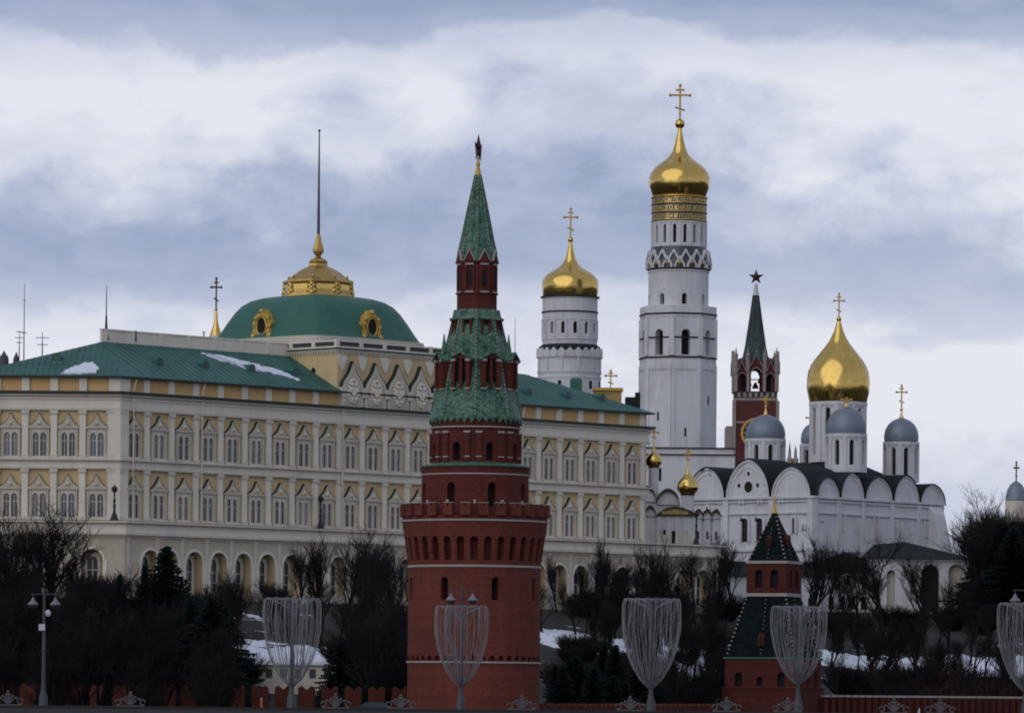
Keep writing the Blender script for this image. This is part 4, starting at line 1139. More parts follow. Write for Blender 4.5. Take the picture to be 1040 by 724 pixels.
def gable(f_, u0, u1, ztop, depth, big):
    uc, hw = (u0+u1)/2, (u1-u0)/2-.12
    H = ztop-zCo; n = 14
    def out_(s_, dz=0):
        P_ = []
        for i in range(n+1):
            a = pi-pi*i/n; uu = cos(a); k_ = sin(a); hh = k_*.86+.14*max(0, 1-abs(uu))**.8*1.0
            P_.append((uc+hw*s_*uu, zCo+dz+H*hh*s_))
        return P_
    q = MB().m('white_plaster'); P_ = out_(1.0)
    q.prism(P_, f_, -.25, .7)
    # raised mouldings round a sunk field
    for (s0, s1, d_) in ((1.0, .92, -.42), (.82, .77, -.34)):
        A_, B_ = out_(s0), out_(s1)
        for i in range(n): q.prism([A_[i], A_[i+1], B_[i+1], B_[i]], f_, d_, -.252)
    q.m('roof_dark')
    for a_, b_ in zip(P_[:-1], P_[1:]):
        q.face([f_(a_[0], -.62, a_[1]+.12), f_(b_[0], -.62, b_[1]+.12), f_(b_[0], depth, b_[1]+.12), f_(a_[0], depth, a_[1]+.12)])
        q.face([f_(a_[0], -.62, a_[1]), f_(b_[0], -.62, b_[1]), f_(b_[0], -.62, b_[1]+.12), f_(a_[0], -.62, a_[1]+.12)])
    if big:
        q.m('opening'); q.prism([(uc+1.0*cos(2*pi*i/14)*.8, zCo+H*.28+.9*sin(2*pi*i/14)) for i in range(14)], f_, -.30, -.253)
        for du, dz in ((-1.9, .32), (1.9, .32), (0, .62), (-.0, -.0)):
            if du or dz: q.prism([(uc+du+.3*cos(2*pi*i/8), zCo+H*dz+.35*sin(2*pi*i/8)) for i in range(8)], f_, -.30, -.253)
    return q.build('rounded_gable', CAT, smooth=30)
for a_, b_, yt in gS: gable(fS, pxS(a_), pxS(b_), zk(yt), 9.0, False)
for a_, b_, yt in gW: gable(fW, pxW(a_), pxW(b_), zk(yt, 770), 9.0, yt < 465)
# hipped roof behind
q = MB().m('roof_dark'); i0, i1 = 1.2, 9
E_ = [fS(i0, i0, zk(493)), fS(LS-i0, i0, zk(493)), fS(LS-i0, LWd-i0, zk(493)), fS(i0, LWd-i0, zk(493))]
R_ = [fS(i1, i1, zk(466)), fS(LS-i1, i1, zk(466)), fS(LS-i1, LWd-i1, zk(466)), fS(i1, LWd-i1, zk(466))]
for i in range(4): q.face([E_[i], E_[(i+1) % 4], R_[(i+1) % 4], R_[i]])
q.face(R_); q.build('roof', CAT, smooth=0)
# cornices and pilasters
q = MB().m('white_plaster')
def kband(z0, z1, d): q.plan([(p.x, p.y) for p in (-eS*d-nS*d, eS*(LS+d)-nS*d, eS*(LS+d)+nS*(LWd+d), -eS*d+nS*(LWd+d))], z0, z1, True, True)
kband(zCo-.25, zCo+.12, .5); kband(zCo-.8, zCo-.55, .28); kband(zk(521), zk(519.6), .3); kband(zk(559), zk(556), .35)
q.build('cornice', CAT, smooth=0)
for us, ff, lo in (([pxS(a_) for a_, _, _ in gS]+[pxS(958)], fS, 0), ([pxW(a_) for a_, _, _ in gW]+[pxW(826)], fW, 1)):
    for i, u in enumerate(us):
        u = max(u, .45) if not lo else min(u, -.45)
        if lo == 0: u = min(u, LS-.45)
        q = MB().m('white_plaster'); q.prism([(u-.5, 0), (u+.5, 0), (u+.5, zCo-.26), (u-.5, zCo-.26)], ff, -.32, .0); q.build('pilaster', CAT, smooth=0)
# windows
def cat_window(f_, u, yb, yt, hwp, twin=False, px=826):
    hw = hwp*790/F; z0, z1 = zk(yb, px), zk(yt, px)
    q = MB().m('opening')
    P_ = arch_pts(u, hw, z1-hw, 8)+[(u+hw, z0), (u-hw, z0)]
    q.prism(P_, f_, -.05, .0)
    q.m('white_plaster'); A_ = arch_pts(u, hw+.02, z1-hw, 8); B_ = arch_pts(u, hw+.4, z1-hw, 8)
    for i in range(8): q.prism([A_[i], A_[i+1], B_[i+1], B_[i]], f_, -.35, .0)
    for sx in (-1, 1): q.prism([(u+sx*(hw+.02), z0), (u+sx*(hw+.4), z0), (u+sx*(hw+.4), z1-hw), (u+sx*(hw+.02), z1-hw)], f_, -.35, .0)
    if hw > .4:
        q.m('iron_grey'); q.prism([(u-.05, z0), (u+.05, z0), (u+.05, z1), (u-.05, z1)], f_, -.09, -.052)
        for k in range(1, 5): zz = z0+(z1-z0)*k/5; q.prism([(u-hw, zz-.04), (u+hw, zz-.04), (u+hw, zz+.04), (u-hw, zz+.04)], f_, -.095, -.053)
    q.build('window', CAT, smooth=30)
cat_window(fW, pxW(757.5), 549, 525, 4); cat_window(fW, pxW(772.5), 549, 525, 4)
cat_window(fW, pxW(807), 541, 525.5, 1.4); cat_window(fW, pxW(719), 520, 512, 1.0)
for px, yb, yt, hw in ((817, 538, 533, .8), (794, 510, 506, .8), (754, 510, 506, .8), (773, 510, 506, .8)): cat_window(fW, pxW(px), yb, yt, hw)
for px, yb, yt, hw in ((835, 529, 526, .8), (855, 538, 521, 3), (913, 545, 524, 2.6), (889, 545, 521, 3), (940, 540, 522, 2)):
    # south windows are walled-up niches
    u = pxS(px); h_ = hw*790/F
    q = MB().m('palace_trim' if hw > 1 else 'opening'); q.prism(arch_pts(u, h_, zk(yt)-h_, 8)+[(u+h_, zk(yb)), (u-h_, zk(yb))], fS, -.06, .0)
    q.m('white_plaster'); 
    for sx in (-1, 1): q.prism([(u+sx*h_, zk(yb)), (u+sx*(h_+.3), zk(yb)), (u+sx*(h_+.3), zk(yt)), (u+sx*h_, zk(yt))], fS, -.3, .0)
    q.build('niche', CAT, smooth=30)
# domes
def kdome(name, px, p, qv, prof, drum_r, y0, y1, mname, ball_y, cross_y, yref, win=8, label=None):
    c = eS*p+nS*qv; Y = KC.y+c.y; X = KC.x+c.x
    # slide to the exact column
    k_ = Y/F; Xw = xed(px, Y, py=yref); cx = Xw-KC.x
    zz = lambda py: zed(px, py, Y)-ZK
    o = MB().m(mname); o.lathe([(a*k_, zz(b_)) for a, b_ in prof], 44, jit=.007 if mname == 'gold' else .004); D = o.build('dome', CAT, (cx, c.y, 0), 0, smooth=60, label=label)
    o = MB(); ring_wall(o, win, drum_r*k_, zz(y1), zz(y0), pi/win*.6, 'white_plaster', (.42, zz(y1)+1.2, zz(y0)-1.4), .5, sub=5)
    o.m('white_plaster'); o.lathe([((drum_r+1.3)*k_, zz(y0)-.5), ((drum_r+1.3)*k_, zz(y0)+.02)], 40); o.lathe([((drum_r+.8)*k_, zz(y0+5)), ((drum_r+.8)*k_, zz(y0+4))], 40)
    for i in range(win):
        a = pi/win*.6+pi/win+2*pi*i/win; o.box(-.28, .28, -.15, .15, zz(y1), zz(y0)-.5, a, ((drum_r+.2)*k_*sin(a), -(drum_r+.2)*k_*cos(a)))
    o.build('drum', CAT, (cx, c.y, 0), 0, smooth=40)
    o = MB().m('gold'); o.ball((0, 0, zz(ball_y)), 2.6*k_ if prof[0][0] > 25 else 1.6*k_, 12, 8)
    if prof[0][0] < 25: o.lathe([(3.0*k_, zz(prof[-1][1]+2)), (1.2*k_, zz(prof[-1][1]-3)), (.6*k_, zz(ball_y))], 10)
    o.build('finial', D, (0, 0, 0), 0, smooth=60)
    cross_mb(zz(cross_y)-zz(ball_y-1), 5.2*k_, .11).build('cross', D, (0, 0, zz(ball_y-1)))
    return D
hel = lambda R, yb, yt: [(R, yb), (R*1.02, yb-(yb-yt)*.22), (R*.96, yb-(yb-yt)*.45), (R*.80, yb-(yb-yt)*.68), (R*.55, yb-(yb-yt)*.85), (R*.25, yb-(yb-yt)*.95), (R*.06, yt)]
gd = kdome('gold', 851.5, 20.3, 12.7, [(29, 408.5), (30.3, 404), (31.7, 398), (32.2, 391), (31.8, 384), (30.6, 377), (28.0, 371), (24.6, 365.5), (20, 359.8), (15, 353.5), (10.8, 348), (7.7, 342.5), (5.2, 337), (3.3, 331), (1.9, 326)], 28.5, 409, 470, 'gold', 324, 299, 380, 10, 'large gold onion dome')
kdome('sw', 859.5, 13.3, 4, hel(20, 440.5, 412.5), 20, 441, 480, 'grey_dome', 411, 405, 440)
kdome('nw', 777.5, 13.3, 21.5, hel(19.8, 445.5, 420.5), 19.5, 446, 485, 'grey_dome', 413, 404, 440)
kdome('ne', 824, 27.3, 21.5, hel(10.5, 450, 430), 10.5, 451, 485, 'grey_dome', 428, 424, 440)
kdome('se', 915.5, 27.3, 4, hel(17.3, 448, 424), 17.3, 449, 490, 'grey_dome', 416, 392, 430)
# white balustrade frill beneath gold dome
# buttress + gallery on the south side
q = MB().m('white_plaster'); ub_ = pxS(940)
q.prism([(0, 0), (-5.5, 0), (-1.2, zk(515)), (0, zk(505))], lambda u, w, zz: fS(LS-2.6+w, u, zz), -1.6, 1.6); q.build('buttress', CAT, smooth=0)
q = MB().m('white_plaster'); q.prism([(0, 0), (5.0, 0), (1.0, zk(520)), (0, zk(506))], lambda u, w, zz: fS(LS+u, w, zz), .5, 4.5); q.build('buttress', CAT, smooth=0)
GY = 774; GX0, GX1 = xed(882, GY, py=580), xed(986, GY, py=580)
GAL = thing('gallery', 'low white porch with arches and dark green roof before the cathedral right end', 'building', (GX0, GY, 26.5))
zg = lambda py: zed(930, py, GY)-26.5
gl = GX1-GX0; q = MB()
cols = [(890, 4, 583, 'palace_trim'), (905, 4, 583, 'palace_trim'), (945, 9, 582, 'opening'), (971, 7.5, 580, 'palace_trim')]
eg_ = [0, xed(897.5, GY, py=580)-GX0, xed(918, GY, py=580)-GX0, xed(958, GY, py=580)-GX0, gl]
for (px, hw, ys_, bk), a_, b_ in zip(cols, eg_[:-1], eg_[1:]):
    u = xed(px, GY, py=580)-GX0; arch_panel(q, flat, a_, b_, 0, zg(567.5), u, hw*GY/F, .2, zg(ys_), 1.2, 'white_plaster', 'white_plaster', bk)
q.m('white_plaster'); q.face([(gl, 0, 0), (gl, 12, 0), (gl, 12, zg(567.5)), (gl, 0, zg(567.5))]); q.face([(0, 12, 0), (0, 0, 0), (0, 0, zg(567.5)), (0, 12, zg(567.5))])
q.box(-.2, gl+.3, -.3, -.003, zg(569.5), zg(567.6)); q.build('wall', GAL, smooth=20)
q = MB().m('roof_dark'); xm = xed(916, GY, py=560)-GX0
q.face([(-.8, -.8, zg(567.3)), (gl+.8, -.8, zg(567.3)), (gl-6, 6, zg(558.5)), (xm+1, 6, zg(549)), (xm-4, 6, zg(552))])
q.face([(gl+.8, -.8, zg(567.3)), (gl+.8, 12, zg(567.3)), (gl-6, 6, zg(558.5))]); q.face([(-.8, 12, zg(567.3)), (-.8, -.8, zg(567.3)), (xm-4, 6, zg(552))]); q.face([(gl+.8, 12, zg(567.3)), (-.8, 12, zg(567.3)), (xm-4, 6, zg(552)), (xm+1, 6, zg(549)), (gl-6, 6, zg(558.5))])
q.build('roof', GAL, smooth=0)
# dark barrel-roofed annex
GX2, GX3 = xed(836, 776, py=580), xed(881, 776, py=580)
ANX = thing('annex', 'low annex with a black vaulted roof at the foot of the cathedral south wall', 'building', (GX2, 776, 26.5)); wA = GX3-GX2
zz = lambda py: zed(858, py, 776)-26.5
q = MB().m('white_plaster'); q.box(0, wA, 0, 8, 0, zz(583)); 
for i in range(4): q.m('opening'); q.box(.9+i*1.7, 1.7+i*1.7, -.06, -.002, .6, 2.6)
q.build('wall', ANX, smooth=0)
q = MB().m('roof_dark'); P_ = [(-.4, zz(583)+.01)]+[(wA/2-(wA/2+.4)*cos(pi*i/12), zz(583)+.01+(zz(561.5)-zz(583))*sin(pi*i/12)) for i in range(1, 12)]+[(wA+.4, zz(583)+.01)]
q.prism(P_[::-1], flat, -.5, 9); q.m('snow'); q.box(-.5, wA+.4, -1.0, -.502, zz(584.5), zz(582.8)); q.build('roof', ANX, smooth=40)
# west lower wall strip with dark lean-to roof
q = MB().m('white_plaster'); x0_, x1_ = xed(716, 772, py=590), xed(834, 772, py=590)
LOW = thing('outbuilding', 'long low white outbuilding half hidden by bare trees left of the annex', 'building', (x0_, 772, 26.0))
q.box(0, x1_-x0_, 0, 6, 0, zed(775, 585, 772)-26.0)
q.m('opening')
for i in range(7): q.box(1.2+i*2.5, 2.0+i*2.5, -.06, -.002, 1.0, 2.8)
q.build('wall', LOW, smooth=0); q = MB().m('roof_dark'); h_ = zed(775, 585, 772)-26.0
q.prism([(-.6, h_+.01), (6.5, h_+.01), (3, h_+2.4)], lambda u, w, zz: (w, u, zz), -.5, x1_-x0_+.5); q.build('roof', LOW, smooth=0)

# ================================================================= SMALL GOLD-DOMED WHITE CHURCH (right of palace)
YC_ = 752
CH = thing('church', 'small white church with two gold bulb domes squeezed between palace and cathedral', 'church', (xed(690, YC_, py=520), YC_, 26))
kc = YC_/F; xc = lambda px, py=520: xed(px, YC_, py=py)-CH.location.x; zc2 = lambda py: zed(690, py, YC_)-26
q = MB().m('white_plaster'); q.box(xc(640), xc(692), 6, 14, 0, zc2(508)); q.build('wall', CH, smooth=0)
def ogee_gable_simple(x0, x1, zb, zt_, y0, y1):
    uc, hw = (x0+x1)/2, (x1-x0)/2; n = 10; P_ = []
    for i in range(n+1):
        a = pi-pi*i/n; uu = cos(a); hh = sin(a)*.8+.2*max(0, 1-abs(uu))**.7; P_.append((uc+hw*uu, zb+(zt_-zb)*hh))
    q = MB().m('white_plaster'); q.prism(P_, flat, y0, y1); q.m('roof_brown')
    for a_, b_ in zip(P_[:-1], P_[1:]): q.prism([a_, b_, (b_[0], b_[1]+.5), (a_[0], a_[1]+.5)], flat, y0-.35, y1)
    return q
ogee_gable_simple(xc(648), xc(667), zc2(508), zc2(495), 5.7, 12).build('rounded_gable', CH)
ogee_gable_simple(xc(668), xc(691), zc2(511), zc2(497.5), 5.7, 12).build('rounded_gable', CH)
ogee_gable_simple(xc(655), xc(666), zc2(524), zc2(516), 1.0, 6).build('rounded_gable', CH)
q = MB().m('white_plaster'); q.box(xc(655), xc(667), 1.2, 6, 0, zc2(524)); q.build('wall', CH, smooth=0)
q = MB().m('white_plaster'); q.box(xc(667), xc(706), 0, 6, 0, zc2(523)); q.m('palace_trim'); q.box(xc(667), xc(706), -.1, -.003, 0, zc2(543))
q.m('opening'); q.box(xc(682.5), xc(688.5), -.15, -.102, 0, zc2(539)); q.box(xc(694.5), xc(698), -.05, -.003, zc2(546.5), zc2(538)); 
for px in (675,): q.box(xc(px-1.2), xc(px+1.2), -.05, -.003, zc2(546), zc2(538))
q.m('white_plaster')
for i in range(5): q.box(xc(668.5+i*8.8), xc(671+i*8.8), -.2, -.003, 0, zc2(524))
q.build('porch', CH, smooth=0)
q = MB().m('roof_brown'); P_ = [(xc(666), zc2(523.5)), (xc(707), zc2(523.5)), (xc(703), zc2(519)), (xc(693), zc2(515.2)), (xc(684), zc2(514.2)), (xc(676), zc2(516.2)), (xc(670), zc2(520))]
q.prism(P_, flat, -.5, 6.2); q.m('ochre')
_n = 9
for _i in range(_n):
    _a = 672+27*_i/_n; _b = 672+27*(_i+1)/_n; _t = 516.6+abs((_i+.5)/_n-.5)*5
    q.prism([(xc(_a), zc2(522.5)), (xc(_b), zc2(522.5)), (xc(_b), zc2(_t+1.2)), (xc((_a+_b)/2), zc2(_t)), (xc(_a), zc2(_t+1.2))], flat, -.62-.02*(_i % 2), -.502)
q.build('porch_roof', CH, smooth=0)
q = MB().m('white_plaster')
for i, px in enumerate((709.5, 718.5, 727.5)):
    c_ = (xc(px), 1.0); q.lathe([(4.8*kc, 0), (4.8*kc, zc2(527))], 16, 0, c_)
q.box(xc(705), xc(732), 1.0, 8, 0, zc2(527))
q.m('opening')
for px in (709.5, 718.5, 727.5): q.box(xc(px-.9), xc(px+.9), 1.0-4.8*kc-.04, 1.0-4.8*kc+.1, zc2(547), zc2(539))
q.build('apse', CH, smooth=40)
for px in (709.5, 718.5, 727.5): ogee_gable_simple(xc(px-4.6), xc(px+4.6), zc2(526.5), zc2(519.5), .2, 5).build('rounded_gable', CH)
def bulb(px, yc_, R, ytop, ydrum, cy, dep, cross):
    q = MB().m('gold'); k_ = (YC_+dep)/F; zz = lambda py: zed(px, py, YC_+dep)-26
    pr = [(.62, 1), (.85, .78), (1, .45), (1, .1), (.9, -.25), (.68, -.6), (.42, -.85), (.2, -1.1), (.1, -1.6), (.06, -2.4)]
    q.lathe([(a*R*k_, zz(yc_+b_*R*.92)) for a, b_ in pr], 32); D = q.build('dome', CH, (xc(px, yc_)*(YC_+dep)/YC_+CH.location.x*dep/YC_, dep, 0), 0, smooth=60)
    q = MB().m('white_plaster'); q.lathe([(R*.6*k_, zz(cy)), (R*.6*k_, zz(yc_+R*.9))], 20); q.m('iron'); q.lathe([(R*.68*k_, zz(yc_+R*1.0)), (R*.68*k_, zz(yc_+R*.92))], 20); q.build('drum', D, (0, 0, 0), 0, smooth=40)
    if cross: cross_mb(zz(cross)-zz(ytop), 4.5*k_, .1).build('cross', D, (0, 0, zz(ytop)))
bulb(698.5, 492, 10.8, 470, 0, 524, 3, 458)
bulb(664, 466.5, 8.3, 447, 0, 512, 9, 437)

# far right grey dome
TR = Tower('domed_building', 'distant building with a single grey dome above the trees at the far right', 'building', 1032, 500, 1200, 20)
q = MB().m('grey_dome'); q.lathe(TR.P([(11, 508), (10.5, 503), (9, 497), (6, 492), (3, 489.5), (1, 488.5)]), 32); d_ = q.build('dome', TR.o, smooth=60)
q = MB().m('palace_trim'); q.lathe(TR.P([(11, 560), (11, 508.5)]), 24); q.build('drum', TR.o)
cross_mb(TR.z(470)-TR.z(489), TR.r(2), .16, 'iron_grey').build('cross', d_, (0, 0, TR.z(489)))

# ================================================================= BIG BRICK TOWER
TV = Tower('brick_tower', 'big round red brick tower with battlements, green tiled tent spire and star', 'tower', 483.2, 430, 500, 5.0)
z, r = TV.z, TV.r
V = TV.o
q = MB(); ring_wall(q, 18, r(67.3), 0, z(678), radians(-7), 'brick', {}, sub=3)
n_sm = 44
# blind arcade strip above the lower white line
f_ = cyl(r(67.3))
for k in range(n_sm):
    a = 2*pi*k/n_sm; ha = pi/n_sm; hw_ = ha*.72
    def fb(u, w, zz, a=a): R = r(67.3)-w; return (R*sin(a+u), -R*cos(a+u), zz)
    rr = r(67.3)
    pts = [(-hw_+2*hw_*i/6, z(669)+hw_*rr*sin(pi*i/6)) for i in range(7)]
    q.m('brick')
    q.face([fb(-ha, 0, z(672)), fb(-hw_, 0, z(672)), fb(-hw_, 0, z(661)), fb(-ha, 0, z(661))]); q.face([fb(hw_, 0, z(672)), fb(ha, 0, z(672)), fb(ha, 0, z(661)), fb(hw_, 0, z(661))])
    for i in range(6): q.face([fb(pts[i][0], 0, pts[i][1]), fb(pts[i+1][0], 0, pts[i+1][1]), fb(pts[i+1][0], 0, z(661)), fb(pts[i][0], 0, z(661))])
    ol = [(-hw_, z(672))]+pts+[(hw_, z(672))]
    for i in range(len(ol)-1): q.face([fb(ol[i][0], 0, ol[i][1]), fb(ol[i][0], .45, ol[i][1]), fb(ol[i+1][0], .45, ol[i+1][1]), fb(ol[i+1][0], 0, ol[i+1][1])])
    for i in range(6): q.face([fb(pts[i][0], .45, z(672)), fb(pts[i+1][0], .45, z(672)), fb(pts[i+1][0], .45, pts[i+1][1]), fb(pts[i][0], .45, pts[i][1])])
q.m('brick'); ring_wall(q, 36, r(67.3), z(678), z(672), 0, 'brick', {}, sub=2)
q.build('drum', V, smooth=20)
q = MB()
# windows row: 12 panels, a narrow arched opening in each
f67 = r(67.15)
ring_wall(q, 8, r(67.3), z(661), z(577), radians(18.9), 'brick', (r(4.0), z(610), z(591)), 1.1, 'brick', 'opening', sub=6)
DR = q.build('shaft', V, smooth=20)
q = MB().m('stone_trim'); q.lathe([(r(68.6), z(673.4)), (r(68.6), z(671.6))], 72); q.build('string_course', V, smooth=30)
q = MB().m('stone_trim'); q.lathe([(r(68.2), z(577)), (r(68.2), z(574.8))], 72); q.build('string_course', V, smooth=30)
# machicolation
q = MB(); rf_ = lambda zz: lerp(r(67.4), r(73.6), (zz-z(574.8))/(z(532)-z(574.8)))
ring_wall(q, 32, rf_, z(574.8), z(532), 0, 'brick', (r(3.7), z(570), z(550)), .75, 'brick', 'brick_dark')
q.m('brick'); q.lathe([(r(73.5), z(532.2)), (r(74), z(530.8))], 72, cap=False)
q.build('machicolation', V, smooth=20)
q = MB().m('stone_trim'); q.lathe([(r(75), z(531)), (r(75), z(529.2))], 72); q.m('brick_dark'); q.lathe([(r(73.6), z(529.2)), (r(73.6), z(525.5))], 72); q.m('granite'); q.lathe([(r(70), z(527)), (r(70), z(526))], 48)
q.build('parapet', V, smooth=30)
# merlons (swallow-tailed)
w_ = r(5.1); mz0, mz1 = z(525.4), z(513.2)
P_ = [(-w_, mz0), (w_, mz0), (w_*1.0, mz1-.25), (w_*.62, mz1), (w_*.25, mz1-.1), (0, mz1-.42), (-w_*.25, mz1-.1), (-w_*.62, mz1), (-w_, mz1-.25)]
q = MB().m('brick'); q.prism([(a, b_-mz0) for a, b_ in P_], flat, -.35, .35); q.m('stone_trim'); q.box(-w_, w_, -.37, .37, mz1-mz0+.0, mz1-mz0+.07)
mer = None
for k in range(26):
    a = 2*pi*(k+.5)/26; loc = (r(72.6)*sin(a), -r(72.6)*cos(a), mz0)
    mer = q.build('merlon', V, loc, a, smooth=0) if mer is None else dup(mer, V, loc, a)
# second drum
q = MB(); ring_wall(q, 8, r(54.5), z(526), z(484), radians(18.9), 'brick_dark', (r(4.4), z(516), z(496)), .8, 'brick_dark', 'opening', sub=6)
q.m('brick_dark'); q.lathe([(r(54.5), z(484)), (r(55), z(476)), (r(55.5), z(475))], 60, cap=False)
q.m('stone_trim'); q.lathe([(r(55.1), z(483.6)), (r(55.1), z(482.2))], 60)
q.m('tile_green'); q.lathe([(r(56.3), z(475.2)), (r(56.3), z(474)), (r(46), z(471))], 60)
for k in range(12):
    a = radians(30)+2*pi*k/12; q.m('stone_trim'); q.box(-.13, .13, -.1, .1, z(513), z(509), a, (r(54.9)*sin(a), -r(54.9)*cos(a)))
q.build('second_drum', V, smooth=20)
# third drum
q = MB(); ring_wall(q, 8, r(44.5), z(472), z(436), radians(19.7), 'brick_dark', (r(4.2), z(469), z(455)), .8, 'brick_dark', 'opening', sub=6)
q.m('brick_dark'); q.lathe([(r(45), z(436)), (r(45.6), z(424))], 60, cap=False)
q.m('stone_trim'); q.lathe([(r(46.3), z(436)), (r(46.3), z(434.6))], 60)
for k in range(24):
    if k % 3 == 0: continue
    a = radians(19.7)+2*pi*k/24
    ctr = (r(44.9)*sin(a), -r(44.9)*cos(a))
    q.m('brick_dark'); q.box(-.28, .28, -.2, .2, z(470), z(441), a, ctr)
    q.m('stone_trim'); q.box(-.34, .34, -.26, .26, z(441.5), z(439.6), a, ctr); q.box(-.3, .3, -.24, .24, z(466), z(464.8), a, ctr)
q.build('third_drum', V, smooth=20)
# lower tent
q = MB().m('tile_green'); q.lathe([(r(47), z(427.5)), (r(46), z(425)), (r(41.5), z(398)), (r(33.5), z(363)), (r(27), z(338)), (r(21.8), z(315))], 8, 0)
for k in range(40):     # scalloped tile fringe
    a = 2*pi*(k+.5)/40; rr = r(46.6)
    f_ = lambda u, w, zz, a=a, rr=rr: ((rr-w)*sin(a)+u*cos(a), -(rr-w)*cos(a)+u*sin(a), zz)
    q.prism([(-r(3.2), z(426.3)), (0, z(431.5)), (r(3.2), z(426.3))], f_, -.08, .08)
q.lathe([(r(46.7), z(427)), (r(46.3), z(424)), (r(44), z(416)), (r(38), z(405))], 40, cap=False)
TENT = q.build('tent_roof', V, smooth=0)
lst = [(46.3, 425), (41.8, 398), (33.8, 363), (27.3, 338), (22.1, 315)]
for k in range(8):
    a = 2*pi*k/8; q = MB().m('tile_green'); q.path([(r(p_)*sin(a), -r(p_)*cos(a), z(y_)) for p_, y_ in lst], .12, 5); q.m('stone_trim')
    for (p0, y0), (p1, y1) in zip(lst[:-1], lst[1:]):
        nn = max(1, int((y0-y1)/3.6))
        for j in range(nn):
            t = (j+.5)/nn; pr_, yy = lerp(p0, p1, t), lerp(y0, y1, t); q.ball((r(pr_)*sin(a), -r(pr_)*cos(a), z(yy)), .14, 5, 4)
    q.build('rib', TENT, smooth=40)
def tent_dormer(hw, h, roof_h, dep, back_lean, trim=True):
    q = MB().m('brick_dark')
    fpl = lambda u, w, zz: (u, -dep+w, zz)
    for sx in (-1, 1):
        q.box(sx*hw-.18, sx*hw+.18, -dep-.05, dep, 0, h); 
        if trim: q.m('stone_trim'); q.box(sx*hw-.26, sx*hw+.26, -dep-.14, dep, h-.28, h-.02); q.box(sx*hw-.24, sx*hw+.24, -dep-.12, -dep+.3, .0, .16); q.m('brick_dark')
    q.m('opening'); q.box(-hw+.17, hw-.17, -dep+.45, dep+.6, 0, h)
    q.m('brick_dark'); q.box(-.14, .14, -dep+.05, -dep+.4, .1, h)
    q.m('brick_dark'); q.prism([(-hw-.2, h), (hw+.2, h), (0, h+roof_h*.72)], flat, -dep-.02, dep)
    q.m('tile_green'); w2 = hw+.42
    for sx in (-1, 1):
        P_ = [(0, h+roof_h), (sx*w2, h+.0), (sx*w2, h-.16), (0, h+roof_h-.22)]
        q.prism(P_ if sx > 0 else P_[::-1], flat, -dep-.25, dep+back_lean)
    return q
ap_ = lambda y0: lerp(41.5, 33.5, (398-y0)/35.)*cos(pi/8)
td = None
for k in range(8):
    a = pi/8+2*pi*k/8; rr = r(36.0)*.99; loc = (rr*sin(a), -rr*cos(a), z(397.5))
    if td is None: td = tent_dormer(.80, z(366.5)-z(397.5), z(358.5)-z(366.5), .55, .6).build('dormer', TENT, loc, a, smooth=0)
    else: dup(td, TENT, loc, a)
for k in range(8):      # little finials over the dormers
    a = pi/8+2*pi*k/8; rr = r(35.5); q = MB().m('tile_green'); q.lathe([(.38, 0), (.3, .5), (.06, 1.9)], 6); q.m('stone_trim'); q.ball((0, 0, 1.95), .1, 6, 4)
    q.build('pinnacle', TENT, (rr*sin(a), -rr*cos(a), z(361)), 0, smooth=0)
td2 = None
for k in range(8):
    a = pi/8+2*pi*k/8; rr = r(24.2)*.95; loc = (rr*sin(a), -rr*cos(a), z(344))
    if td2 is None:
        q = MB().m('brick_dark'); h_ = z(326)-z(344); q.box(-.5, -.3, -.28, .8, 0, h_); q.box(.3, .5, -.28, .8, 0, h_); q.m('opening'); q.box(-.3, .3, -.05, .8, 0, h_); q.m('tile_green'); q.box(-.62, .62, -.42, .9, h_, h_+.16); q.m('stone_trim'); q.box(-.62, .62, -.44, -.0, h_+.161, h_+.22)
        td2 = q.build('dormer', TENT, loc, a, smooth=0)
    else: dup(td2, TENT, loc, a)
# lantern drum
q = MB(); octa(TV, q, r(20.3), z(316), z(264), None, 0, pi/8, 'brick_dark')
ap = r(20.3)*cos(pi/8)
for k in range(8):
    a = pi/8+2*pi*k/8; f_ = lambda u, w, zz, a=a: ((ap-w)*sin(a)+u*cos(a), -(ap-w)*cos(a)+u*sin(a), zz)
    q.m('opening'); q.prism(arch_pts(0, .26, z(278), 6)+[(.26, z(292)), (-.26, z(292))], f_, -.04, .0)
    q.m('brick_dark')
    for sx in (-1, 1): q.prism([(sx*.42-.1, z(296)), (sx*.42+.1, z(296)), (sx*.42+.1, z(272)), (sx*.42-.1, z(272))], f_, -.16, .0)
    q.m('stone_trim')
    for yy in (269.5, 297.5): q.prism([(-.45, z(yy+1)), (.45, z(yy+1)), (.45, z(yy-.8)), (-.45, z(yy-.8))], f_, -.2, .0)
q.m('brick_dark'); q.lathe([(r(21.8), z(299.6)), (r(21.8), z(298))], 8, 0); q.lathe([(r(22.2), z(268)), (r(22.2), z(266.4))], 8, 0)
q.build('lantern_drum', V, smooth=0)
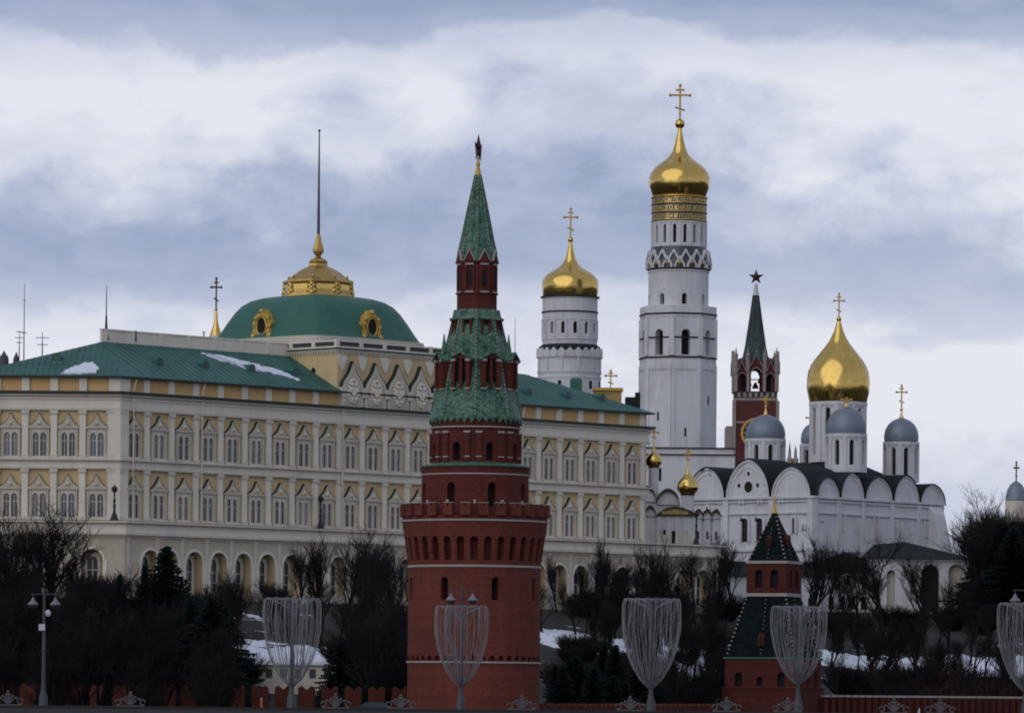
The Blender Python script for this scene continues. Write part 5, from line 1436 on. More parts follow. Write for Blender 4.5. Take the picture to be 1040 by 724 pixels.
# upper spire
q = MB().m('tile_green'); q.lathe([(r(20.5), z(266)), (r(19.6), z(258)), (r(17), z(247)), (r(12), z(222)), (r(7.2), z(198)), (r(3), z(178))], 8, 0)
for k in range(8):
    a = pi/8+2*pi*k/8; rr = r(20.4)*cos(pi/8); f_ = lambda u, w, zz, a=a, rr=rr: ((rr-w)*sin(a)+u*cos(a), -(rr-w)*cos(a)+u*sin(a), zz)
    q.m('brick_dark'); q.prism([(-.6, z(265.9)), (.6, z(265.9)), (0, z(255.5))], f_, -.12, .3)
    q.m('stone_trim')
    for sx in (-1, 1): q.prism([(sx*.66, z(266)), (0, z(254)), (0, z(255.8)), (sx*.56, z(266))], f_, -.2, .3)
SPR = q.build('spire', V, smooth=0)
lst = [(20, 258), (17.2, 247), (12.2, 222), (7.3, 198), (3.1, 178)]
for k in range(16):
    a = pi/8*k; f_ = 1 if k % 2 == 0 else cos(pi/8)*1.01; q = MB().m('tile_green'); q.path([(r(p_)*f_*sin(a), -r(p_)*f_*cos(a), z(y_)) for p_, y_ in lst[(0 if k % 2 == 0 else 1):]], .08, 5); q.m('stone_trim')
    for (p0, y0), (p1, y1) in zip(lst[:-1], lst[1:]):
        if k % 2 and p0 == 20: continue
        nn = max(1, int((y0-y1)/3.4))
        for j in range(nn): t = (j+.5)/nn; q.ball((r(lerp(p0, p1, t))*f_*sin(a), -r(lerp(p0, p1, t))*f_*cos(a), z(lerp(y0, y1, t))), .1 if k % 2 == 0 else .07, 5, 4)
    q.build('rib', SPR, smooth=40)
q = MB().m('gold_paint'); q.lathe([(r(3.4), z(178.5)), (r(2.8), z(174)), (r(1.7), z(170)), (r(2.2), z(167.5)), (r(2.4), z(166)), (r(1.2), z(164)), (r(1.2), z(160))], 12); q.build('finial', SPR, smooth=40)
star_mb(r(15.5), .34, 'star_red').build('star', V, (r(.2), 0, z(151)), radians(75), smooth=0)

# ================================================================= SMALL TENT TOWER
T2 = Tower('tent_tower', 'small square red tower with two dark tiled pyramid roofs on the right', 'tower', 786, 600, 570, 5.0)
z, r = T2.z, T2.r; V = T2.o
RT = radians(-24)
def sqr(mb, half, z0, z1, mname, half2=None):
    half2 = half2 or half; P0 = [(-half, -half), (half, -half), (half, half), (-half, half)]; P1 = [(a*half2/half, b_*half2/half) for a, b_ in P0]
    R_ = lambda p: (p[0]*cos(RT)-p[1]*sin(RT), p[0]*sin(RT)+p[1]*cos(RT))
    mb.m(mname); A_ = [(*R_(p), z0) for p in P0]; B_ = [(*R_(p), z1) for p in P1]
    mb.idx(A_+B_, [(0, 1, 5, 4), (1, 2, 6, 5), (2, 3, 7, 6), (3, 0, 4, 7), (4, 5, 6, 7), (3, 2, 1, 0)])
sf = cos(RT)+abs(sin(RT))   # silhouette half-width factor
def H(p): return r(p)/sf
def face_f(half, k):
    a = RT+k*pi/2
    return lambda u, w, zz: ((half-w)*sin(a)+u*cos(a), -(half-w)*cos(a)+u*sin(a), zz)
def face_f_holes(mb, half, z0, z1, holes, mname):
    """four faces, each with arched openings given as (centre, half width, bottom, spring)"""
    for k in range(4):
        ff = face_f(half, k); n = len(holes); ed = [-half]+[(holes[i][0]+holes[i+1][0])/2 for i in range(n-1)]+[half]
        for (uc, hw, zb, zs), a_, b_ in zip(holes, ed[:-1], ed[1:]): arch_panel(mb, ff, a_, b_, z0, z1, uc, hw, zb, zs, .6, mname, mname, 'opening')
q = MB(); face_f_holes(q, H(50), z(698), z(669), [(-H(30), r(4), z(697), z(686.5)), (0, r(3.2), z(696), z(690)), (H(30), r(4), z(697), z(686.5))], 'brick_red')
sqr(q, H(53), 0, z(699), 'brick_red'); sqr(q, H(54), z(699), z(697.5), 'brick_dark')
for k in range(4):
    ff = face_f(H(53), k); q.m('brick_dark')
    for i in range(6): u = (-.82+i*.33)*H(53); q.prism([(u-.3, z(714)), (u+.3, z(714)), (u+.3, z(708)), (u-.3, z(708))], ff, -.03, .0)
q.build('base', V, smooth=0)
q = MB(); sqr(q, H(52), z(669), z(667.4), 'dome_green'); q.build('green_ledge', V, smooth=0)
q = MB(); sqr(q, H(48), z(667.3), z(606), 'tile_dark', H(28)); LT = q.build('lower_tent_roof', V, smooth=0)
q = MB().m('stone_trim')
def corner_ribs(parent, h0, h1, y0, y1, step=4.0):
    for k in range(8):
        a = RT+pi/4*k; f_ = sqrt(2) if k % 2 else 1.0; nn = int((y0-y1)/step); q = MB().m('stone_trim'); rb_ = (.13 if k % 2 else .08)
        q.m('tile_dark'); q.tube((h0*f_*sin(a), -h0*f_*cos(a), z(y0)), (h1*f_*sin(a), -h1*f_*cos(a), z(y1)), rb_*.75, n=5); q.m('stone_trim')
        for j in range(nn): t = (j+.5)/nn; R_ = lerp(h0, h1, t)*f_; q.ball((R_*sin(a), -R_*cos(a), z(lerp(y0, y1, t))), rb_, 5, 4)
        q.build('rib', parent)
corner_ribs(LT, H(48), H(28), 666, 607)
def lucarne(yb, yt, hw):
    q = MB().m('brick_red'); h_ = z(yt)-z(yb); q.prism([(-hw, 0), (hw, 0), (hw, h_*.6), (hw*1.4, h_*.6), (0, h_), (-hw*1.4, h_*.6), (-hw, h_*.6)], flat, -.5, 1.2); q.m('opening'); q.prism([(-hw*.5, .1), (hw*.5, .1), (hw*.5, h_*.5), (0, h_*.65), (-hw*.5, h_*.5)], flat, -.54, -.502)
    return q
lc = None
for k in range(4):
    a = RT+k*pi/2; rr = H(43); loc = (rr*sin(a)*.96, -rr*cos(a)*.96, z(656))
    lc = lucarne(656, 642, r(3.3)).build('lucarne', LT, loc, a, smooth=0) if lc is None else dup(lc, LT, loc, a)
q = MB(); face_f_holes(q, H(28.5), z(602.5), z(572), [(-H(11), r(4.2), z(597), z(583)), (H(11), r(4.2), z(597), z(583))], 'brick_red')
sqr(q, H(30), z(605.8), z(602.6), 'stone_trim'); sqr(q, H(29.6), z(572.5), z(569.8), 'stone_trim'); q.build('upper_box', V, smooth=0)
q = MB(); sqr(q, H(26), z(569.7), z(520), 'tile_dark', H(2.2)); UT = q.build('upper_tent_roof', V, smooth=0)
corner_ribs(UT, H(26), H(2.5), 569, 523)
lc2 = None
for k in range(4):
    a = RT+k*pi/2; rr = H(18.5); loc = (rr*sin(a)*.9, -rr*cos(a)*.9, z(555))
    lc2 = lucarne(555, 543, r(2.2)).build('lucarne', UT, loc, a, smooth=0) if lc2 is None else dup(lc2, UT, loc, a)
q = MB().m('gold_paint'); q.lathe([(r(3), z(521)), (r(2), z(517)), (r(1), z(513)), (r(1.6), z(510)), (r(.3), z(503))], 10); q.build('finial', UT)

# ================================================================= KREMLIN-STYLE BRICK WALLS
def wall_run(p0, p1, ztop, label, merlon_w=1.5, gap=1.0, zb=4.5, th=2.0, white=False, mh=2.2):
    p0, p1 = Vector(p0), Vector(p1); d = p1-p0; Lw = d.length; ang = atan2(d.y, d.x)
    o = thing('brick_wall', label, 'wall', (p0.x, p0.y, zb), ang)
    q = MB().m('brick_red'); q.box(0, Lw, 0, th, 0, ztop-mh-zb); q.build('wall', o, smooth=0)
    h0 = ztop-mh-zb; w_ = merlon_w/2
    q = MB().m('brick_red'); P_ = [(-w_, 0), (w_, 0), (w_, mh-.2), (w_*.6, mh), (0, mh-.45), (-w_*.6, mh), (-w_, mh-.2)]
    q.prism(P_, flat, 0, .6)
    if white: q.m('stone_trim'); q.box(-w_-.05, w_+.05, -.08, .65, mh-.12, mh+.12)
    n = int(Lw/(merlon_w+gap)); mo = None
    for i in range(n):
        x_ = (i+.5)*Lw/n
        mo = q.build('merlon', o, (x_, 0, h0), 0, smooth=0) if mo is None else dup(mo, o, (x_, 0, h0), 0)
    return o
wall_run((xed(-30, 512, py=700), 512, 0), (xed(418, 506, py=700), 506, 0), 14.2, 'red brick wall with swallowtail merlons behind the trees left of the big brick tower', 1.7, .65, mh=2.4)
wall_run((xed(546, 512, py=700), 512, 0), (xed(738, 563, py=700), 563, 0), 12.6, 'low red brick wall linking the big and small brick towers', 1.8, 1.0)
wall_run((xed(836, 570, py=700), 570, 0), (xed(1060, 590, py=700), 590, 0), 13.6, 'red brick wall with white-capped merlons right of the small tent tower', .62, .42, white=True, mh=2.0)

# low pale shed behind the left goblet
SH = thing('shed', 'low pale green garden shed behind the leftmost wire goblet', 'shed', (xed(236, 572, py=680), 572, ground_z(-30, 572)-1)); zz = lambda py: zed(290, py, 572)-SH.location.z; ws = 118*572/F
q = MB().m('palace_trim'); q.box(0, ws, 0, 3, 0, zz(675)); q.m('iron_grey')
for i in range(8): q.box(ws*(i+.3)/8, ws*(i+.75)/8, -.05, -.002, zz(688), zz(679))
q.build('wall', SH, smooth=0); q = MB().m('snow'); q.box(-.4, ws+.4, -.4, 3.4, zz(674.9), zz(672.8)); q.build('roof', SH, smooth=0)

# ================================================================= BRIDGE IN FRONT
DZ = 11.5
q = MB().m('asphalt'); q.box(-260, 260, 404, 452, DZ-1.6, DZ-.15); q.m('granite'); q.box(-260, 260, 404, 408.5, DZ-.146, DZ); q.box(-260, 260, 446, 452, DZ-.146, DZ)
for i in range(-5, 6): q.box(i*48-4, i*48+4, 408, 448, -3, DZ-1.602)
o_ = q.build('bridge', smooth=0); tag(o_, 'dark stone bridge carrying the street lamps along the bottom of the view', 'bridge')
q = MB().m('granite'); q.box(-260, 260, 403.7, 404.2, DZ-1.4, DZ+.74); q.m('iron'); q.box(-260, 260, 403.6, 404.3, DZ+.742, DZ+.86)
o_ = q.build('parapet', smooth=0); tag(o_, 'dark parapet along the near edge of the bridge', 'parapet')
# scrolls standing on the parapet
def scroll_mb():
    q = MB().m('scroll_metal')
    for sx in (-1, 1):
        for k, (R_, h_) in enumerate(((1.0, .75), (.6, .95), (.25, 1.1))):
            pts = []
            for i in range(13):
                t = i/12.; a = -pi*.15+t*pi*1.35; rr = .34*(1-t*.55)
                bx = R_*t**.8; pts.append((sx*(bx*.8+rr*sin(a*1.3)*.55*t), 0, h_*sin(min(t*1.9, 1.9))*(1-.18*t)))
            q.path(pts, .055, 5)
            q.ball(pts[-1], .11, 6, 4)
        pts = [(sx*(1.0+.22*cos(t_)), 0, .32+.22*sin(t_)) for t_ in [k*.5 for k in range(12)]]; q.path(pts, .05, 5)
    q.tube((0, 0, 0), (0, 0, 1.05), .05, n=5); q.ball((0, 0, 1.1), .12, 8, 5)
    q.box(-1.1, 1.1, -.06, .06, 0, .07)
    return q
sc0 = None
for px, lab in ((8, 'scroll ornament at the far left beside the plain lamp'), (132.5, 'scroll ornament between plain lamp and first goblet'), (341, 'scroll ornament right of the leftmost wire goblet'), (407, 'scroll ornament at the left foot of the brick tower'), (530, 'scroll ornament at the right foot of the brick tower'), (640, 'scroll ornament left of the middle wire goblet stem'), (738, 'scroll ornament under the left of the tent tower'), (800, 'scroll ornament under the right goblet of the tent tower'), (908, 'scroll ornament before the white-capped wall'), (955, 'scroll ornament before the brown thicket')):
    loc = (xed(px, 404, py=715), 404, DZ+.862)
    lab = 'pale metal ' + lab
    if sc0 is None: sc0 = scroll_mb().build('scroll_ornament', None, loc); o_ = sc0
    else: o_ = dup(sc0, None, loc)
    tag(o_, lab, 'ornament', 'scroll ornaments on the bridge parapet')
# lamps and goblets
def lamp_parts(root, h, with_heads=True, mname='iron_grey'):
    q = MB().m(mname); q.lathe([(.62, 0), (.6, .35), (.42, .6), (.36, 1.6), (.24, 1.9), (.2, 2.6)], 12); q.build('base', root)
    q = MB().m(mname); q.lathe([(.19, 2.55), (.17, h*.5), (.22, h*.505), (.15, h*.52), (.12, h*.93)], 10); q.tube((0, 0, h*.93), (0, 0, h), .07, .02, 6); q.build('pole', root)
    if with_heads:
        q = MB().m(mname); w = .98; zz = h*.945; q.tube((-w-.2, 0, zz), (w+.2, 0, zz), .05, n=6)
        for sx in (-1, 1): q.tube((sx*w, 0, zz), (sx*w, 0, zz-.35), .05, n=6)
        q.build('arm', root)
        for sx in (-1, 1):
            q = MB().m('lamp_white'); q.lathe([(.08, -.3), (.13, -.42), (.2, -.6), (.46, -.85), (.48, -.92)], 14, cap=False); q.m(mname); q.lathe([(.46, -.93), (.38, -1.12), (.15, -1.25), (.03, -1.28)], 14, cap=True); q.build('lamp_head', root, (sx*w, 0, zz), 0, smooth=50)
def goblet(root, zbot, ztop, rpx, Y, seed):
    rnd = random.Random(seed); k_ = Y/F; Hh = ztop-zbot
    prof = [(.05, 0), (.14, .02), (.38, .10), (.60, .22), (.76, .34), (.90, .50), (.985, .66), (1.0, .80), (.985, .93), (.95, .985), (.90, 1.0)]
    R_ = rpx*k_
    q = MB().m('wire'); nW = 40
    for i in range(nW):
        a = 2*pi*i/nW+rnd.uniform(-.05, .05); pts = []
        tw = rnd.uniform(-.08, .08)
        for p_, t in prof: aa = a+tw*t; rr = max(R_*p_*(1+rnd.uniform(-.012, .012)), .2); pts.append((rr*sin(aa), -rr*cos(aa), zbot+Hh*t))
        q.path(pts, .021 if i % 4 else .034, 3)
    # inner hanging strands
    for i in range(34):
        a = rnd.uniform(0, 2*pi); f0 = rnd.uniform(.35, .85); pts = []
        for j in range(9):
            t = 1-j/8.*rnd.uniform(.80, .9); lim = 1.0
            for (pa, ta), (pb, tb_) in zip(prof[:-1], prof[1:]):
                if ta <= t <= tb_: lim = pa+(pb-pa)*(t-ta)/(tb_-ta)
            rr = R_*min(f0+.12*sin(j*.9+a), lim)*(.5+.5*t if f0 < .6 else 1); pts.append((rr*sin(a), -rr*cos(a), zbot+Hh*t))
        q.path(pts, .020, 3)
    # bare branches of wire fanning at the top
    for i in range(26):
        a = rnd.uniform(0, 2*pi); pts = [(0, 0, zbot+Hh*rnd.uniform(.72, .86))]
        for j in range(1, 5): rr = R_*j/4.*.9; aa = a+rnd.uniform(-.15, .15); pts.append((rr*sin(aa), -rr*cos(aa), zbot+Hh*(.84+.16*(j/4.)**.6)))
        q.path(pts, .019, 3)
    q.build('wire_cup', root, smooth=0)
    q = MB().m('wire')
    for t, p_ in ((1.0, .91), (.988, .94)):
        N_ = 40; q.path([(R_*p_*sin(2*pi*i/N_), -R_*p_*cos(2*pi*i/N_), zbot+Hh*t+.05*sin(i*2.3)) for i in range(N_+1)], .028, 4)
    q.build('rim', root, smooth=0)
GL = [(296.5, 418, 607.5, 697, 29.8, False, 'wire goblet light left of the brick tower, in front of the snow'),
      (468.5, 443, 615.5, 697, 27.5, True, 'wire goblet light with twin lamp heads in front of the brick tower'),
      (661.5, 418, 608, 699, 30.3, False, 'wire goblet light between the brick tower and the tent tower'),
      (811, 443, 615.8, 695, 28.8, False, 'wire goblet light in front of the small tent tower'),
      (1042, 425, 612.5, 702, 29.5, True, 'wire goblet light with twin lamp heads cut by the right edge')]
for i, (px, Y, yt, yb, R_, heads, lab) in enumerate(GL):
    o_ = thing('goblet_lamp', lab, 'street lamp', (xed(px, Y, py=660), Y, DZ), 0, 'wire goblet lights along the bridge')
    zz = lambda py: zed(px, py, Y)-DZ
    lamp_parts(o_, zz(591.5) if heads else zz(yt+6), heads); goblet(o_, zz(yb), zz(yt), R_, Y, i)
o_ = thing('street_lamp', 'plain tall twin-headed street lamp with white camera boxes at the left', 'street lamp', (xed(44.5, 430, py=660), 430, DZ))
lamp_parts(o_, zed(44, 596, 430)-DZ)
q = MB().m('jacket_pale'); zz = lambda py: zed(44, py, 430)-DZ
q.box(-.42, .1, -.45, -.1, zz(640), zz(633.5)); q.build('control_box', o_)
q = MB().m('jacket_pale'); q.ball((.38, -.3, zz(622.5)), .26, 10, 6, 1.2); q.tube((0, 0, zz(621)), (.38, -.3, zz(621)), .06, n=6); q.build('camera', o_)

# ---- people (upper bodies show over the parapet)
def person(loc, face, jacket, label, h=1.72):
    """one continuous body grown over a skeleton; head, hair and clothing are children"""
    root = thing('person', label, 'person', loc, face)
    J = {'pel': (0, 0, .93), 'wst': (0, 0, 1.08), 'chs': (0, 0, 1.30), 'nck': (0, 0, 1.46), 'hd0': (0, -.01, 1.56), 'hd1': (0, -.02, 1.64), 'hd2': (0, -.01, 1.70),
         'shl': (-.18, 0, 1.40), 'ell': (-.23, .02, 1.13), 'wrl': (-.22, -.10, .90), 'shr': (.18, 0, 1.40), 'elr': (.23, .04, 1.13), 'wrr': (.22, -.04, .90),
         'hpl': (-.09, 0, .88), 'knl': (-.10, -.06, .49), 'anl': (-.10, .02, .09), 'tol': (-.10, -.14, .04), 'hpr': (.09, 0, .88), 'knr': (.10, .02, .48), 'anr': (.10, .10, .09), 'tor': (.10, -.05, .04)}
    Rr = {'pel': .145, 'wst': .13, 'chs': .155, 'nck': .055, 'hd0': .075, 'hd1': .095, 'hd2': .08, 'shl': .07, 'ell': .05, 'wrl': .035, 'shr': .07, 'elr': .05, 'wrr': .035, 'hpl': .09, 'knl': .06, 'anl': .045, 'tol': .04, 'hpr': .09, 'knr': .06, 'anr': .045, 'tor': .04}
    keys = list(J); ed = [('pel', 'wst'), ('wst', 'chs'), ('chs', 'nck'), ('nck', 'hd0'), ('hd0', 'hd1'), ('hd1', 'hd2'), ('chs', 'shl'), ('shl', 'ell'), ('ell', 'wrl'), ('chs', 'shr'), ('shr', 'elr'), ('elr', 'wrr'), ('pel', 'hpl'), ('hpl', 'knl'), ('knl', 'anl'), ('anl', 'tol'), ('pel', 'hpr'), ('hpr', 'knr'), ('knr', 'anr'), ('anr', 'tor')]
    verts = [J[k] for k in keys]; rad = [Rr[k] for k in keys]; edges = [(keys.index(a), keys.index(b_)) for a, b_ in ed]
    for side, w in (('wrl', -1), ('wrr', 1)):       # palm, four fingers and a thumb
        wx, wy, wz = J[side]; base = len(verts); verts.append((wx, wy-.015, wz-.06)); rad.append(.028); edges.append((keys.index(side), base))
        for f__, (dy, ln) in enumerate(((-.03, .065), (-.01, .075), (.012, .07), (.03, .055))):
            i0 = len(verts); verts += [(wx, wy-.02+dy, wz-.10), (wx-w*.012, wy-.028+dy, wz-.10-ln)]; rad += [.010, .008]; edges += [(base, i0), (i0, i0+1)]
        i0 = len(verts); verts += [(wx-w*.01, wy-.055, wz-.06), (wx-w*.02, wy-.065, wz-.10)]; rad += [.011, .009]; edges += [(base, i0), (i0, i0+1)]
    me = bpy.data.meshes.new('body'); me.from_pydata(verts, edges, []); ob = bpy.data.objects.new('body', me); COL.objects.link(ob)
    md = ob.modifiers.new('skin', 'SKIN')
    if not me.skin_vertices: 
        bpy.context.view_layer.objects.active = ob; 
    for i, sv in enumerate(me.skin_vertices[0].data): sv.radius = (rad[i], rad[i]*(.8 if keys[i] in ('chs', 'pel', 'wst') else 1) if i < len(keys) else rad[i]); sv.use_root = (i == 0)
    md2 = ob.modifiers.new('sub', 'SUBSURF'); md2.levels = 1; md2.render_levels = 1
    dg = bpy.context.evaluated_depsgraph_get(); dg.update(); nm = bpy.data.meshes.new_from_object(ob.evaluated_get(dg))
    bpy.data.objects.remove(ob); 
    for nme in ('skin', jacket, 'trousers'): nm.materials.append(MATS[nme])
    for p_ in nm.polygons:
        c = p_.center; p_.material_index = 0 if (c.z > 1.47 or (c.z < .9 and abs(c.x) > .17)) else (1 if c.z > .86 else 2); p_.use_smooth = True
    bo = bpy.data.objects.new('body', nm); COL.objects.link(bo); bo.parent = root
    q = MB().m('bark'); q.lathe([(.093, 1.64), (.105, 1.69), (.095, 1.745), (.05, 1.785), (.01, 1.795)], 14, 0, (0, .0)); q.build('hair', root, smooth=60)
    q = MB().m('skin'); q.tube((0, -.10, 1.655), (0, -.125, 1.63), .010, .016, 6); q.ball((-.095, 0, 1.65), .022, 6, 5); q.ball((.095, 0, 1.65), .022, 6, 5); q.m('opening')
    q.ball((-.033, -.098, 1.665), .011, 6, 4); q.ball((.033, -.098, 1.665), .011, 6, 4); q.box(-.025, .025, -.103, -.095, 1.598, 1.604); q.build('face', root, smooth=60)
    return root
person((xed(265.5, 412, py=712), 412, DZ), radians(90), 'jacket_orange', 'person in an orange jacket walking on the bridge by the leftmost goblet')
person((xed(933.5, 409, py=715), 409, DZ-.35), radians(90), 'jacket_pale', 'person in a pale coat on the bridge near the right end')
# ---- car on the bridge
CA = thing('parked_car', 'dark blue car roof showing above the bridge parapet left of the brick tower', 'car', (xed(380, 425, py=715), 425, DZ-.15))
q = MB().m('car_paint')
side = [(-2.2, .35), (-2.25, .75), (-2.1, .98), (-1.35, 1.05), (-.75, 1.48), (.75, 1.5), (1.4, 1.08), (2.1, .98), (2.25, .7), (2.2, .35)]
q.prism(side, flat, -.88, .88); q.build('body', CA, smooth=30)
for sy in (-.89, .879):
    q = MB().m('glass'); q.prism([(-1.2, 1.06), (-.72, 1.42), (.7, 1.43), (1.25, 1.06)], flat, sy, sy+.012); q.build('window', CA)
wl = None
for sx in (-1.35, 1.35):
    for sy in (-.82, .82):
        if wl is None:
            q = MB().m('iron'); q.tube((0, -.1, 0), (0, .1, 0), .32, n=20); q.m('iron_grey'); q.tube((0, -.11, 0), (0, -.102, 0), .19, n=14); wl = q.build('wheel', CA, (sx, sy, .32))
        else: dup(wl, CA, (sx, sy, .32))

# ================================================================= TREES
def grow(seed, H_, spread, mtw='twigs', levels=4, dens=1.0, up=.55, trunk=.28):
    rnd = random.Random(seed); tr, cr_ = MB().m('bark'), MB().m(mtw)
    def br(p, d, ln, rad, lev):
        n = 3 if lev < 3 else 2; pts = [p]
        for i in range(n):
            d = (d+Vector((rnd.uniform(-1, 1), rnd.uniform(-1, 1), rnd.uniform(-.4, .7)))*.16*(1+lev*.25)).normalized(); p = p+d*ln/n; pts.append(p)
        mb = tr if lev < 2 else cr_; sides = 6 if lev == 0 else (4 if lev == 1 else 3)
        for i in range(n):
            r0 = rad*(1-.55*i/n); r1 = rad*(1-.55*(i+1)/n)
            mb.tube(pts[i], pts[i+1], max(r0, .0115), max(r1, .009), sides, cap=False)
        if lev >= levels: return
        nch = int((7, 6, 6, 5, 4)[lev]*dens+rnd.random())
        for c in range(nch):
            t = rnd.uniform(.30 if lev else .34, 1.0) if c else 1.0
            k = min(n-1, int(t*n)); q_ = pts[k].lerp(pts[k+1], t*n-k)
            az = rnd.uniform(0, 2*pi); out_ = Vector((cos(az), sin(az), 0)); an = rnd.uniform(.45, 1.0)*spread
            dd = (d*cos(an)+out_*sin(an)+Vector((0, 0, up*.5))).normalized()
            br(q_, dd, ln*rnd.uniform(.50, .74)*(1.05-.3*t if lev == 0 else 1), rad*rnd.uniform(.38, .52), lev+1)
    br(Vector((0, 0, -.4)), Vector((rnd.uniform(-.05, .05), rnd.uniform(-.05, .05), 1)), H_*.55, trunk, 0)
    # normalise height
    mz = sorted(v_[2] for v_ in cr_.v)[int(len(cr_.v)*.985)]; s_ = H_/mz
    tr.v = [(a*s_, b_*s_, c*s_) for a, b_, c in tr.v]; cr_.v = [(a*s_, b_*s_, c*s_) for a, b_, c in cr_.v]
    return tr, cr_
def raw(mb, name, parent=None):
    me = bpy.data.meshes.new(name); me.from_pydata(mb.v, [], mb.fc)
    for mn in mb.ms: me.materials.append(MATS[mn])
    me.polygons.foreach_set('material_index', mb.mi); me.update(); o = bpy.data.objects.new(name, me); COL.objects.link(o); o.parent = parent; return o
def fir(seed, H_, R_):
    rnd = random.Random(seed); tr, cr_ = MB().m('bark'), MB().m('needles'); tr.tube((0, 0, -.4), (0, 0, H_*.97), .22, .03, 6)
    n = 190
    for i in range(n):
        t = (i/n)**.85; z0 = H_*(.06+.94*t); ln = R_*(1-t)**.85*rnd.uniform(.65, 1.12)+.12; az = i*2.4+rnd.uniform(-.3, .3); d = Vector((cos(az), sin(az), 0)); dr = rnd.uniform(.15, .45)
        m_ = max(3, int(ln/.22))
        for j in range(m_):
            s_ = (j+.5)/m_; c = Vector((0, 0, z0))+d*ln*s_+Vector((0, 0, -dr*ln*s_+.12*ln*s_*s_)); side_ = Vector((-d.y, d.x, 0))
            wd = (.18+.40*(1-s_))*min(1, ln*.6)+.06
            for sg in (-1, 1):
                tip = c+side_*sg*wd+d*.25+Vector((0, 0, -.12-.1*rnd.random()))
                cr_.face([c-d*.12, c+d*.16, tip]); 
                cr_.face([c-d*.05+Vector((0, 0, .02)), c+d*.2, c+side_*sg*wd*.5+Vector((0, 0, -.28-.1*rnd.random()))])
    return tr, cr_
def shrub(seed, H_, R_, mtw, n=420):
    rnd = random.Random(seed); cr_ = MB().m(mtw)
    for i in range(n):
        a = rnd.uniform(0, 2*pi); rr = R_*sqrt(rnd.random())*.45; p = Vector((rr*cos(a), rr*sin(a), 0)); d = Vector((cos(a)*rnd.uniform(.1, .8), sin(a)*rnd.uniform(.1, .8), 1)).normalized(); ln = H_*rnd.uniform(.6, 1.0)
        for j in range(3):
            q_ = p+d*ln/3; cr_.tube(p, q_, .028, .02, 3, cap=False)
            for k in range(2):
                e_ = (d+Vector((rnd.uniform(-1, 1), rnd.uniform(-1, 1), rnd.uniform(-.2, .8)))*.8).normalized(); cr_.tube(q_, q_+e_*ln*.22, .018, .012, 3, cap=False)
            p = q_; d = (d+Vector((rnd.uniform(-1, 1), rnd.uniform(-1, 1), .1))*.2).normalized()
    return cr_
PT = {}
def proto(kind):
    if kind in PT: return PT[kind]
    root = bpy.data.objects.new({'b': 'bare_tree', 'f': 'fir_tree', 's': 'shrub'}[kind[0]], None); COL.objects.link(root)
    k = int(kind[1:])
    if kind[0] == 'b':
        H_ = 10.0; sp = (.62, .80, .55, .92, .68, .8)[k]; tr, cr_ = grow(100+k, H_, sp, 'twigs', 4, (.9, .92, .95, .9, .98, .95)[k], (.8, .6, .95, .45, .8, .7)[k], (.22, .26, .18, .28, .22, .24)[k])
        raw(tr, 'trunk', root); raw(cr_, 'crown', root)
    elif kind[0] == 'f':
        tr, cr_ = fir(200+k, 10.0, (3.0, 2.3, 3.8)[k]); raw(tr, 'trunk', root); raw(cr_, 'crown', root)
    else:
        raw(shrub(300+k, 3.0, 2.2, ('twigs', 'twigs_brown')[k]), 'crown', root)
    PT[kind] = [root, False]; return PT[kind]
rt = random.Random(77)
def plant(kind, X, Y, h, label, cat, group=None, wide=1.0, zb=None):
    pr = proto(kind); base_h = 3.0 if kind[0] == 's' else 10.0; s_ = h/base_h
    if not pr[1]: o = pr[0]; pr[1] = True
    else: o = dup(pr[0], None)
    o.location = (X, Y, (ground_z(X, Y) if zb is None else zb)-.1); o.rotation_euler = (0, 0, rt.uniform(0, 6.28)); o.scale = (s_*wide, s_*wide, s_)
    tag(o, label, cat, group); return o
def plant_top(kind, px, pyt, Y, label, cat, group=None, wide=1.0):
    X = (px-520)/F*Y; g_ = ground_z(X, Y); X = xed(px, Y, z=g_+6)
    return plant(kind, X, Y, zed(px, pyt, Y)-g_, label, cat, group, wide)
BT, FT = 'tree', 'tree'
